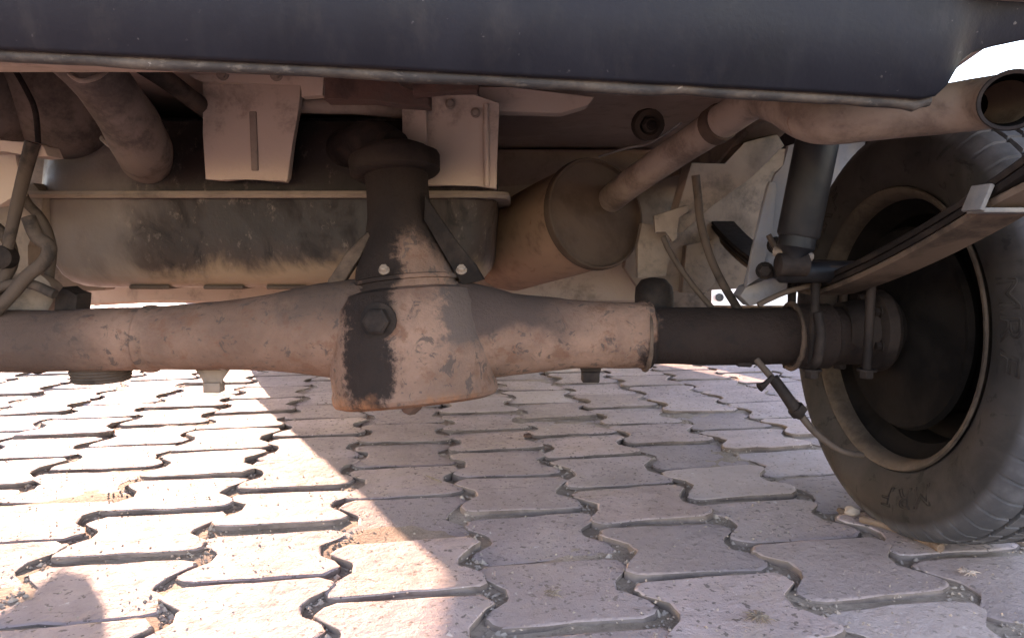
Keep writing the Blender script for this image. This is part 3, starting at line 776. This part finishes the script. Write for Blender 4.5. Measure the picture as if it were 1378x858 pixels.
bm = bmesh.new(); rings = [[bm.verts.new((x, y, z+0.0035*noise.noise(Vector((x*11, y*11, 0)))+0.0015*noise.noise(Vector((x*40, y*40, 3))))) for x, y in rrect(ins, rad)] for ins, rad, z in ((0.003, 0.06, TZ-0.005), (-0.017, 0.05, TZ-0.0055), (-0.0205, 0.05, TZ-0.001), (-0.018, 0.05, TZ+0.004), (0.003, 0.06, TZ+0.004))]
for a, b in zip(rings, rings[1:]): ring_faces(bm, a, b)
finish('seam_flange', bm, M['rail'], tank, smooth=35)
for px in (200, 300, 385):      # pressed feet along the bottom edge
    bm = bmesh.new(); c = P(px, 389, 1.03); add_box(bm, (c.x, 1.10, TZB+0.001), (0.060, 0.14, 0.006), bevel=0.0025); finish('pressed_foot', bm, M['cap'], tank)

# hangers from the cross member down to the tank seam
def plate(name, pxs, y, th, mat, parent=V, bev=0.0015, label=None):
    bm = bmesh.new(); add_plate(bm, [P(a, b, y) for a, b in pxs], th, bev); o = finish(name, bm, mat, parent, smooth=30)
    if label: o['label'] = label
    return o
h1 = plate('tank_hanger', [(272, 112), (406, 114), (401, 150), (394, 190), (388, 240), (384, 245), (330, 240), (300, 243), (276, 241), (273, 180)], 0.962, 0.012, M['dust'], label='pale dust-caked hanger plate')
plate('hanger_flange', [(236, 90), (437, 92), (434, 128), (405, 130), (406, 113), (272, 111), (262, 106)], 0.955, 0.02, M['dust'], h1)
bm = bmesh.new(); a = P(342, 150, 0.962); b = P(342, 230, 0.962)
add_box(bm, ((a.x+b.x)/2, 0.9615, (a.z+b.z)/2), (0.010, 0.004, abs(a.z-b.z)), bevel=0.0018); finish('pressed_bead', bm, M['rail'], h1)
h2 = plate('tank_hanger', [(576, 128), (584, 123), (610, 123), (640, 128), (673, 138), (671, 160), (669, 210), (668, 254), (640, 250), (600, 249), (574, 250), (574, 190)], 0.962, 0.012, M['dust'], label='pale dust-caked hanger with folded edge')
plate('folded_edge', [(541, 147), (556, 143), (574, 146), (574, 196), (572, 236), (542, 236)], 0.952, 0.018, M['dust'], h2)
bm = bmesh.new(); a = P(654, 140, 0.960); b = P(655, 250, 0.960); add_tube(bm, [a, (a+b)/2, b], 0.004, 10); finish('pressed_bead', bm, M['dust'], h2)

# rusted valance scrap and bar above the flange
plate('rusted_bracket', [(437, 92), (524, 98), (540, 118), (560, 126), (577, 124), (577, 142), (540, 140), (500, 134), (436, 134)], 0.80, 0.03, M['rusty'], label='flaking rusted bracket')
plate('rusted_bracket', [(552, 98), (646, 104), (642, 122), (600, 123), (556, 128)], 0.78, 0.02, M['rusty'])
bm = bmesh.new(); add_tube(bm, [P(398, 142, 0.99), P(470, 143, 0.99), P(556, 150, 0.99)], 0.011, 14, wob=0.001); finish('tie_bar', bm, M['rail'], V)
plate('cross_plate', [(642, 116), (690, 118), (800, 130), (790, 142), (756, 152), (672, 150), (668, 138), (645, 131)], 1.0, 0.03, M['dust'])

# --- filler hose and things on the left
bm = bmesh.new()
add_tube(bm, [P(80, 62, 0.78), P(118, 92, 0.80), P(146, 122, 0.83), P(172, 160, 0.87), P(192, 196, 0.92), P(196, 214, 0.98)], [0.026, 0.029, 0.032, 0.034, 0.035, 0.035], 26, wob=0.003)
fh = finish('filler_hose', bm, M['hose'], V); fh['label'] = 'thick dusty filler hose'
bm = bmesh.new(); add_tube(bm, [P(92, 98, 0.775), P(108, 108, 0.762), P(130, 104, 0.772), P(146, 92, 0.79)], 0.003, 8); finish('hose_clamp', bm, M['rail'], fh)
bm = bmesh.new(); add_tube(bm, [P(138, 186, 0.90), P(150, 196, 0.885), P(166, 201, 0.88), P(180, 203, 0.885), P(182, 212, 0.885)], 0.004, 8); finish('hose_clamp', bm, M['rail'], fh)
bm = bmesh.new(); add_box(bm, P(168, 200, 0.885), (0.022, 0.012, 0.008), (0, 0.3, 0), 0.002); finish('clamp_screw', bm, M['rail'], fh)
bm = bmesh.new(); add_tube(bm, [P(186, 84, 0.86), P(230, 112, 0.9), P(275, 146, 0.98), P(300, 168, 1.08)], 0.012, 14, wob=0.001); finish('breather_hose', bm, M['rubber'], V)
# rounded inner wheel tub
bm = bmesh.new(); c = P(84, 122, 1.00)
bmesh.ops.create_uvsphere(bm, u_segments=40, v_segments=24, radius=1.0, matrix=Matrix.Translation(c) @ Matrix.Diagonal((0.080, 0.08, 0.094, 1)))
finish('wheel_tub', bm, M['hose'], V)
bm = bmesh.new(); c = P(-14, 140, 0.96)
bmesh.ops.create_uvsphere(bm, u_segments=36, v_segments=20, radius=1.0, matrix=Matrix.Translation(c) @ Matrix.Diagonal((0.062, 0.08, 0.066, 1)))
finish('wheel_tub', bm, M['hose'], V)
bm = bmesh.new(); add_tube(bm, [P(14, 84, 0.9), P(36, 122, 0.9), P(48, 152, 0.9), P(52, 200, 0.92)], 0.0035, 8); finish('brake_pipe', bm, M['dark'], V)

def shock(top, bot, r1, r2, label, cut=0.62):
    top, bot = Vector(top), Vector(bot); d = (bot-top); L_ = d.length
    e = empty('shock_absorber', bot, V); e['label'] = label
    bm = bmesh.new(); add_lathe(bm, [(0, r1*0.7), (0.004, r1), (L_*cut, r1), (L_*cut+0.003, r1*0.93)], top, d, 28); finish('dust_tube', bm, M['black'], e)
    bm = bmesh.new(); add_lathe(bm, [(L_*cut-0.01, r2), (L_-0.02, r2), (L_-0.012, r2*0.6), (L_, r2*0.5)], top, d, 24); finish('oil_tube', bm, M['black'], e)
    bm = bmesh.new(); add_lathe(bm, [(-0.018, 0.010), (-0.016, 0.0135), (0.016, 0.0135), (0.018, 0.010)], bot, (1, 0, 0), 20); finish('mounting_eye', bm, M['dark'], e)
    return e
shock(P(1104, 168, 0.80), P(1066, 356, 0.80), 0.0235, 0.0205, 'black shock absorber leaning over the right spring', 0.78)
# left damper, thin and dusty, with its bracket and hoses
e = empty('shock_absorber', P(4, 345, 0.84), V); e['label'] = 'thin dusty damper rod at the left edge'
bm = bmesh.new(); add_tube(bm, [P(44, 192, 0.84), P(26, 262, 0.84), P(10, 334, 0.84)], [0.0085, 0.0072, 0.0062], 16, n=3); finish('damper_rod', bm, M['rubber'], e)
bm = bmesh.new(); add_lathe(bm, [(-0.012, 0.010), (-0.010, 0.014), (0.010, 0.014), (0.012, 0.010)], P(4, 346, 0.84), (0.2, -1, 0), 16); finish('mounting_eye', bm, M['dark'], e)
plate('damper_bracket', [(-30, 186), (0, 187), (14, 192), (40, 190), (58, 196), (64, 210), (44, 211), (28, 206), (10, 204), (-30, 204)], 0.845, 0.03, M['dust'], e)
plate('rail_gusset', [(-40, 205), (20, 206), (26, 236), (22, 262), (0, 276), (-40, 280)], 0.90, 0.02, M['dust'])
plate('rail_gusset', [(-30, 272), (44, 246), (58, 262), (54, 300), (36, 330), (40, 372), (-30, 384)], 0.99, 0.03, M['rail'])
for pts, y, r in (([(38, 292), (50, 318), (66, 332), (60, 352), (36, 372), (14, 398), (-12, 424)], 0.83, 0.0078),
                  ([(20, 240), (36, 272), (52, 290), (64, 312), (70, 340), (66, 380), (74, 412)], 0.93, 0.006),
                  ([(-14, 300), (10, 322), (16, 352), (2, 380), (-10, 404)], 0.86, 0.0075),
                  ([(-30, 404), (8, 384), (40, 382), (74, 396)], 0.84, 0.006)):
    bm = bmesh.new(); add_tube(bm, [P(a, b, y) for a, b in pts], r, 12, wob=0.0008); finish('brake_hose', bm, M['rubber'], V)
bm = bmesh.new(); add_lathe(bm, [(-0.03, 0.026), (-0.026, 0.030), (0.02, 0.030), (0.024, 0.024)], P(44, 398, 0.90), (0.3, -1, 0.1), 22, wob=0.001); finish('spring_bush', bm, M['rail'], V)
plate('spring_clamp', [(74, 398), (84, 386), (92, 392), (104, 396), (102, 420), (72, 420)], 0.87, 0.03, M['dark'])

# --- exhaust
capC = P(803, 287, 1.10); mdir = Vector((-0.44, 0.84, -0.17)).normalized()
bm = bmesh.new(); rm = 0.085
add_lathe(bm, [(0.010, rm*0.99), (0.02, rm), (0.10, rm+0.001), (0.30, rm), (0.312, rm*0.97), (0.320, rm*0.8)], capC, mdir, 56, True, True, wob=0.0022, seed=4)
muf = finish('muffler', bm, M['muffler'], V, smooth=30); muf['label'] = 'round rusty muffler'
bm = bmesh.new(); add_lathe(bm, [(0.0105, rm*1.0), (0.012, rm*1.05), (0.002, rm*1.05), (-0.002, rm*1.03), (-0.002, rm*1.0), (0.004, rm*0.97), (0.006, rm*0.92), (0.002, rm*0.6), (0.0, 0.02)], capC, mdir, 56, False, True, wob=0.0008); finish('end_cap', bm, M['cap'], muf)
bm = bmesh.new()
pp = [P(822, 268, 1.115), P(858, 240, 1.03), P(920, 198, 0.95), P(980, 158, 0.86), P(1018, 134, 0.80), P(1052, 140, 0.74), P(1100, 163, 0.685), P(1170, 158, 0.655), P(1250, 150, 0.632), P(1306, 142, 0.612), P(1342, 137, 0.585), P(1356, 136, 0.555), P(1361, 135, 0.53)]
rad = [0.0215, 0.0215, 0.0215, 0.0215, 0.0215, 0.0215, 0.0215, 0.0215, 0.0215, 0.0220, 0.0215, 0.0212, 0.0212]
add_tube(bm, pp, rad, 28, 8, cap=False, wob=0.0008)
ex = finish('exhaust_pipe', bm, M['pipe'], V, smooth=60); ex['label'] = 'dust-brown exhaust pipe bending out under the bumper'
path = smooth_path(pp, 8); tip = path[-1]; td = (path[-1]-path[-3]).normalized()
bm = bmesh.new(); add_lathe(bm, [(-0.012, 0.0218), (0.001, 0.0222), (0.0022, 0.0214), (0.0012, 0.0190), (-0.03, 0.0185), (-0.09, 0.018)], tip, td, 32, False, False); finish('tail_outlet', bm, M['dark'], ex)
bm = bmesh.new(); add_lathe(bm, [(-0.002, 0.0188), (-0.03, 0.0183), (-0.10, 0.017), (-0.101, 0.001)], tip, td, 32, False, True); finish('outlet_liner', bm, M['rimdark'], ex)  # near-black liner inside the outlet
bm = bmesh.new(); add_tube(bm, [P(806, 211, 1.06), P(842, 200, 1.02), P(872, 194, 0.99), P(893, 182, 0.95), P(916, 166, 0.91)], 0.0018, 8); finish('hanger_wire', bm, M['metal'], ex)
bm = bmesh.new(); c = P(872, 168, 1.12); add_lathe(bm, [(-0.012, 0.021), (-0.010, 0.025), (0.01, 0.024), (0.012, 0.016), (0.006, 0.012), (0.016, 0.010), (0.020, 0.004)], c, (0.1, -1, -0.2), 20, wob=0.001); finish('exhaust_rubber_mount', bm, M['rubber'], V)
hexbolt('mount_bolt', c+Vector((0.002, -0.016, -0.003)), (0.1, -1, -0.2), 0.006, 0.01, M['dark'], V)

# --- right side: spring, brackets, hoses
XS = 0.405
def leaf(name_parent, y_a, y_b, k):
    bm = bmesh.new(); prev = None; n = 26
    for i in range(n+1):
        y = y_a+(y_b-y_a)*i/n
        s = (YA-y)
        z = 0.333 - k*0.0078 + (0.30*s*s+0.20*s if s > 0 else 0.42*s*s) - (0.004 if False else 0)
        tp = 1.0 if k < 2 else min(1.0, 0.30+min(i, n-i)/3.0)
        rg = [bm.verts.new((XS+dx*tp, y, z+dz)) for dx, dz in ((-0.0225, 0.001), (-0.021, -0.0032), (0.021, -0.0032), (0.0225, 0.001), (0.021, 0.0032), (-0.021, 0.0032))]
        if prev: ring_faces(bm, prev, rg)
        else: bm.faces.new(rg)
        prev = rg
    bm.faces.new(prev); return finish('leaf', bm, M['dark'] if k < 2 else M['spring'], name_parent, smooth=30)
sp = empty('leaf_spring', (XS, YA, 0.32), V); sp['label'] = 'leaf spring running past the right wheel'
for k, (a, b) in enumerate(((1.62, 0.30), (1.55, 0.40), (1.35, 0.50))): leaf(sp, a, b, k)
# clip round the leaves, bent plate with a bright scraped edge
bm = bmesh.new()
yk = 0.565; zk = 0.333-2.2*0.0078+0.30*(YA-yk)**2+0.20*(YA-yk)
add_box(bm, (XS+0.012, yk, zk-0.004), (0.086, 0.022, 0.004), bevel=0.001)
add_box(bm, (XS-0.0295, yk, zk+0.006), (0.004, 0.024, 0.022), (0, 0.35, 0), bevel=0.001)
finish('spring_clip', bm, M['metal'], sp)
for yy in (0.845, 0.915):       # U-bolts over the axle
    bm = bmesh.new(); r_ = 0.042
    for xx in (-0.034, 0.034):
        add_tube(bm, [(XS+xx, yy, 0.222), (XS+xx, yy, 0.30), (XS+xx, yy, 0.352)], 0.0055, 10, n=2)
    add_tube(bm, [(XS-0.034, yy, 0.352), (XS, yy, 0.354), (XS+0.034, yy, 0.352)], 0.0055, 10, n=3)
    finish('u_bolt', bm, M['dark'], sp)
bm = bmesh.new(); add_box(bm, (XS, YA, 0.350), (0.085, 0.11, 0.008), bevel=0.002); finish('spring_plate', bm, M['dark'], sp)
bm = bmesh.new(); add_tube(bm, [P(1100, 420, 0.828), P(1104, 450, 0.826), P(1100, 484, 0.830), P(1090, 494, 0.85)], 0.006, 10); finish('u_bolt', bm, M['dark'], sp)
# hub flange at the tube end
bm = bmesh.new(); c = P(1140, 452, 0.905); c_fl = Vector((c.x+0.026, 0.908, ZA))
add_lathe(bm, [(0, 0.037), (0.02, 0.040), (0.035, 0.041), (0.04, 0.052), (0.052, 0.054), (0.058, 0.05), (0.06, 0.03)], (c.x-0.01, 0.908, ZA), (1, 0, 0), 36, wob=0.001); finish('axle_flange', bm, M['dark'], axle)
# slanting primer-grey bracket
br = plate('damper_bracket', [(1044, 232), (1056, 222), (1060, 196), (1078, 190), (1076, 240), (1068, 290), (1058, 350), (1034, 366), (1004, 386), (1003, 380), (1014, 330), (1028, 270)], 0.89, 0.006, M['bluegrey'], label='slanting grey-primed damper bracket')
plate('bracket_fold', [(1033, 250), (1036, 244), (1044, 246), (1046, 256), (1038, 320), (1024, 372), (1004, 386), (1012, 340)], 0.880, 0.006, M['bluegrey'], br)
plate('bracket_foot', [(1004, 386), (1030, 376), (1062, 372), (1058, 396), (1010, 412), (996, 398)], 0.90, 0.03, M['bluegrey'], br)
for q in ((1029, 364, 0.845), (1044, 330, 0.86)): hexbolt('bracket_bolt', P(*q), (-0.3, -1, 0), 0.008, 0.014, M['dark'], br)
bm = bmesh.new(); add_tube(bm, [P(1034, 316, 0.85), P(1046, 336, 0.845), P(1062, 342, 0.84), P(1086, 346, 0.835)], 0.0035, 8); finish('brake_pipe', bm, M['rubber'], V)
bm = bmesh.new(); add_tube(bm, [P(1042, 338, 0.82), P(1066, 340, 0.81), P(1090, 346, 0.82)], 0.006, 10, n=3); finish('mount_pin', bm, M['rail'], V)
bm = bmesh.new(); add_lathe(bm, [(0, 0.008), (0.006, 0.013), (0.05, 0.013), (0.11, 0.013), (0.13, 0.009)], P(1044, 366, 0.83), (1, 0.1, 0), 20); finish('mount_sleeve', bm, M['black'], V)
# wiring, hoses
for pts, y, r, m_ in (([(936, 236), (939, 262), (943, 300), (956, 346), (974, 384), (996, 420)], 0.93, 0.0056, 'rubber'),
                      ([(892, 318), (899, 334), (912, 356), (934, 386), (958, 414)], 0.95, 0.0040, 'rubber'),
                      ([(1150, 366), (1110, 380), (1060, 392), (1020, 410)], 0.86, 0.0035, 'rubber')):
    bm = bmesh.new(); add_tube(bm, [P(a, b, y) for a, b in pts], r, 12); finish('brake_hose', bm, M[m_], V)
bkt = plate('hose_bracket', [(880, 290), (925, 276), (928, 286), (912, 292), (912, 320), (904, 326), (896, 310), (882, 314)], 1.0, 0.006, M['rail'])
plate('body_gusset', [(864, 300), (896, 306), (902, 340), (896, 372), (858, 374), (858, 330)], 1.06, 0.02, M['rail'])
bm = bmesh.new(); add_lathe(bm, [(-0.04, 0.027), (0.0, 0.027), (0.012, 0.0255), (0.022, 0.018), (0.025, 0.008)], P(880, 398, 0.97), (0, 0.25, 1), 24, wob=0.001); finish('bump_stop', bm, M['dark'], V)
# wheel-house inner panel and gusset behind the muffler, dusty ochre
plate('inner_panel', [(862, 250), (930, 230), (1004, 200), (1060, 200), (1056, 300), (1040, 372), (1000, 388), (960, 390), (915, 392), (862, 392), (840, 360)], 1.34, 0.03, M['rail'], label='ochre-dusted inner wheel-house panel')
plate('inner_gusset', [(924, 330), (960, 322), (962, 380), (950, 394), (918, 394)], 1.31, 0.03, M['rail'])
plate('rail_step', [(930, 218), (976, 222), (1000, 192), (1046, 180), (1056, 196), (1010, 240), (960, 276), (920, 312), (905, 314), (910, 290)], 1.02, 0.05, M['rail'])
plate('wheel_house_panel', [(1096, 150), (1176, 150), (1156, 226), (1134, 272), (1096, 272)], 1.30, 0.02, M['bluegrey'])
# parking-brake cable hanging below the tube
cb = empty('brake_cable', P(1060, 540, 0.84), V); cb['label'] = 'frayed brake cable hanging below the axle in front of the wheel'
bm = bmesh.new(); add_tube(bm, [P(1018, 484, 0.86), P(1030, 498, 0.85), P(1042, 512, 0.84)], 0.0042, 10, n=4); finish('cable_end', bm, M['rubber'], cb)
bm = bmesh.new(); add_tube(bm, [P(1040, 508, 0.84), P(1056, 530, 0.835), P(1070, 550, 0.83), P(1078, 560, 0.83)], [0.0062, 0.0072, 0.0078, 0.006], 12, wob=0.0014); finish('cable_sleeve', bm, M['dark'], cb)
bm = bmesh.new(); add_tube(bm, [P(1076, 556, 0.83), P(1092, 576, 0.825), P(1112, 594, 0.82), P(1136, 608, 0.815), P(1160, 612, 0.83)], [0.0048, 0.0046, 0.004, 0.0036, 0.0034], 10, wob=0.0008); finish('cable_core', bm, M['rubber'], cb)
bm = bmesh.new(); add_tube(bm, [P(1040, 506, 0.838), P(1030, 516, 0.835), P(1022, 521, 0.833)], [0.0028, 0.0034, 0.006], 8); finish('cable_tag', bm, M['dark'], cb)
bm = bmesh.new(); add_lathe(bm, [(-0.005, 0.010), (0.005, 0.010)], P(1073, 552, 0.83), (0.6, 0, -0.7), 12, wob=0.002); finish('cable_clip', bm, M['dark'], cb)

# nuts on the hangers, the hub backing plate and the U-bolts
for q in ((300, 100, 0.953), (372, 101, 0.953)): hexbolt('hanger_bolt', P(*q), (0, -1, 0), 0.0062, 0.008, M['rail'], h1)
for q in ((606, 140, 0.961), (640, 152, 0.961)): hexbolt('hanger_bolt', P(*q), (0, -1, 0), 0.0050, 0.006, M['rail'], h2)
for i in range(6):
    a = R(60*i+20); hexbolt('flange_nut', (c_fl.x, c_fl.y+math.cos(a)*0.043, c_fl.z+math.sin(a)*0.043), (-1, 0, 0), 0.0055, 0.008, M['dark'], axle)
for yy in (0.845, 0.915):
    for xx in (-0.034, 0.034): hexbolt('u_bolt_nut', (XS+xx, yy, 0.226), (0, 0, -1), 0.0085, 0.012, M['dark'], sp)
bm = bmesh.new(); pth = smooth_path(pp, 8); m0 = pth[22]; d0 = pth[23]-pth[21]
add_lathe(bm, [(-0.010, 0.0222), (-0.009, 0.0238), (0.009, 0.0238), (0.010, 0.0222)], m0, d0, 28, wob=0.0004); finish('pipe_clamp', bm, M['cap'], ex)
for px_, rr_ in ((868, 0.0438), (1064, 0.0425)):       # weld beads round the casing
    bm = bmesh.new(); yc = YA+(px_-548)*0.00005; c = P(px_, 452, yc); ring = []
    for i in range(49):
        a = 2*math.pi*i/48; ring.append(Vector((c.x+0.0012*noise.noise(Vector((i*0.7, px_, 0))), yc+math.cos(a)*rr_, c.z+math.sin(a)*rr_)))
    add_tube(bm, ring, 0.0028, 8, 2, wob=0.0022, seed=px_); finish('weld_bead', bm, M['spring'], axle)

# ------------------------------------------------------------------ white car beyond, glimpsed above the axle
M['carwhite'] = NB('white_car_paint').set((0.78, 0.76, 0.74), 0.35, 0, None, 0.5)
M['glass'] = NB('dark_window_glass').set((0.03, 0.035, 0.04), 0.08, 0, None, 0.6)
M['lamp'] = NB('lamp_lens').set((0.55, 0.5, 0.45), 0.15, 0, None, 0.6)
M['trim'] = NB('black_trim').set((0.03, 0.03, 0.03), 0.6)
car = empty('parked_car', (1.80, 5.52, 0)); tag(car, 'white car parked beyond, glimpsed through the gap above the right axle tube', 'car')
bm = bmesh.new()
side = [(-1.75, 0.06), (-1.80, 0.45), (-1.72, 0.80), (-1.35, 0.92), (-0.95, 1.40), (-0.5, 1.50), (0.6, 1.48), (1.25, 1.0), (1.72, 0.82), (1.80, 0.45), (1.76, 0.06)]
secs = []
for xx, ins in ((-0.76, 0.10), (-0.72, 0.03), (-0.55, 0.0), (0.55, 0.0), (0.72, 0.03), (0.76, 0.10)):
    secs.append([bm.verts.new((1.80+(xx*(1-0.10*max(0, (z-0.85))/0.6)), 5.52+y*(1-ins*0.4), 0.06+(z-0.06)*(1-ins*0.25))) for y, z in side])
for a, b in zip(secs, secs[1:]): ring_faces(bm, a, b)
bm.faces.new(secs[0]); bm.faces.new(secs[-1]); finish('body', bm, M['carwhite'], car, smooth=35)
def cbox(name, c, s, m, rot=(0, 0, 0), b=0.02):
    bm = bmesh.new(); add_box(bm, (1.80+c[0], 5.52+c[1], c[2]), s, rot, b, 2); return finish(name, bm, m, car)
cbox('rear_window', (0, -1.17, 1.16), (1.15, 0.02, 0.50), M['glass'], (R(-40), 0, 0), 0.008)
cbox('side_window', (-0.715, -0.2, 1.15), (0.03, 1.3, 0.36), M['glass'], (0, R(6), 0), 0.01); cbox('side_window', (0.715, -0.2, 1.15), (0.03, 1.3, 0.36), M['glass'], (0, R(-6), 0), 0.01)
cbox('bumper_strip', (0, -1.80, 0.40), (1.46, 0.05, 0.07), M['trim'])
for s in (-1, 1): cbox('tail_lamp', (s*0.60, -1.755, 0.66), (0.16, 0.06, 0.20), M['lamp'])
for s in (-1, 1):
    bm = bmesh.new(); add_lathe(bm, [(0, 0.022), (0.012, 0.022), (0.013, 0.014), (0.008, 0.012), (0.008, 0.002)], (1.80+s*0.67, 5.52-1.755, 0.105), (0, -1, 0), 20); finish('reflector', bm, M['trim'], car)
cbox('number_plate', (0, -1.80, 0.56), (0.5, 0.02, 0.12), M['lamp'], b=0.004)
for sx in (-0.70, 0.70):
    for yy in (-1.15, 1.15):
        we = empty('wheel', (1.80+sx, 5.52+yy, 0.28), car)
        bm = bmesh.new(); add_lathe(bm, [(-0.085, 0.17), (-0.09, 0.24), (-0.07, 0.275), (0.07, 0.275), (0.09, 0.24), (0.085, 0.17)], WLOC[we], (1, 0, 0), 32, False, False); finish('tyre', bm, M['trim'], we)
        bm = bmesh.new(); add_lathe(bm, [(-0.08, 0.175), (-0.05, 0.15), (-0.06, 0.05), (0.06, 0.05), (0.05, 0.15), (0.08, 0.175)], WLOC[we], (1, 0, 0), 28); finish('rim', bm, M['metal'], we)

# ------------------------------------------------------------------ small things on the paving
def pebble(px, py, s, mat, label, name='stone', cat='stone', sq=0.6):
    c = G(px, py); bm = bmesh.new()
    bmesh.ops.create_icosphere(bm, subdivisions=2, radius=s)
    for v in bm.verts:
        v.co *= 1+0.28*noise.noise(v.co*(1.6/s)+Vector((px, py, 0))); v.co.z *= sq
    bmesh.ops.translate(bm, verts=bm.verts, vec=c+Vector((0, 0, s*sq*0.8)))
    return tag(finish(name, bm, mat, smooth=25), label, cat)
def twig(pts, r, mat, label, name='stick', cat='stick'):
    bm = bmesh.new(); add_tube(bm, pts, r, 8, 5, wob=0.0012); return tag(finish(name, bm, mat), label, cat)
twig([G(1158, 698, 0.004), G(1196, 708, 0.006), G(1236, 722, 0.007), G(1266, 737, 0.007)], [0.0042, 0.0050, 0.0058, 0.0062], M['stick'], 'brown stick lying against the foot of the right tyre')
twig([G(573, 639, 0.008), G(582, 643, 0.004), G(594, 648, 0.002)], [0.0009, 0.0013, 0.0009], M['straw'], 'short pale straw lying in a joint below the differential', 'straw', 'straw')
pebble(1146, 692, 0.011, M['stone'], 'small stone lying in the dirt just left of the tyre foot')
pebble(1133, 690, 0.007, M['stick'], 'dark chip of dirt beside the small stone by the tyre', 'clod', 'clod')
pebble(710, 588, 0.009, M['rusty'], 'dark reddish pebble in a joint right of the differential', sq=0.5)
def tuft(px, py, n, size, label, name, mat):
    c = G(px, py); bm = bmesh.new(); random.seed(px)
    for i in range(n):
        a = random.uniform(0, 6.28); l = size*random.uniform(0.4, 1); p = c+Vector((random.gauss(0, size*0.2), random.gauss(0, size*0.2), 0.002))
        d = Vector((math.cos(a), math.sin(a), random.uniform(0.0, 0.12)))*l
        add_tube(bm, [p, p+d*0.5+Vector((0, 0, l*0.08)), p+d+Vector((0, 0, -l*0.12))], [0.0005, 0.0007, 0.0003], 5, 3)
    return tag(finish(name, bm, mat), label, 'plant litter')
tuft(1022, 832, 60, 0.013, 'clump of dry brown straw in the joint at the bottom right of centre', 'dry_grass', M['straw'])
tuft(1302, 772, 40, 0.011, 'wisp of pale dry fluff on the block right of the stick', 'dry_fluff', M['dust'])
tuft(745, 800, 14, 0.012, 'few dry stalks in the joint at the bottom centre', 'dry_stalks', M['straw'])
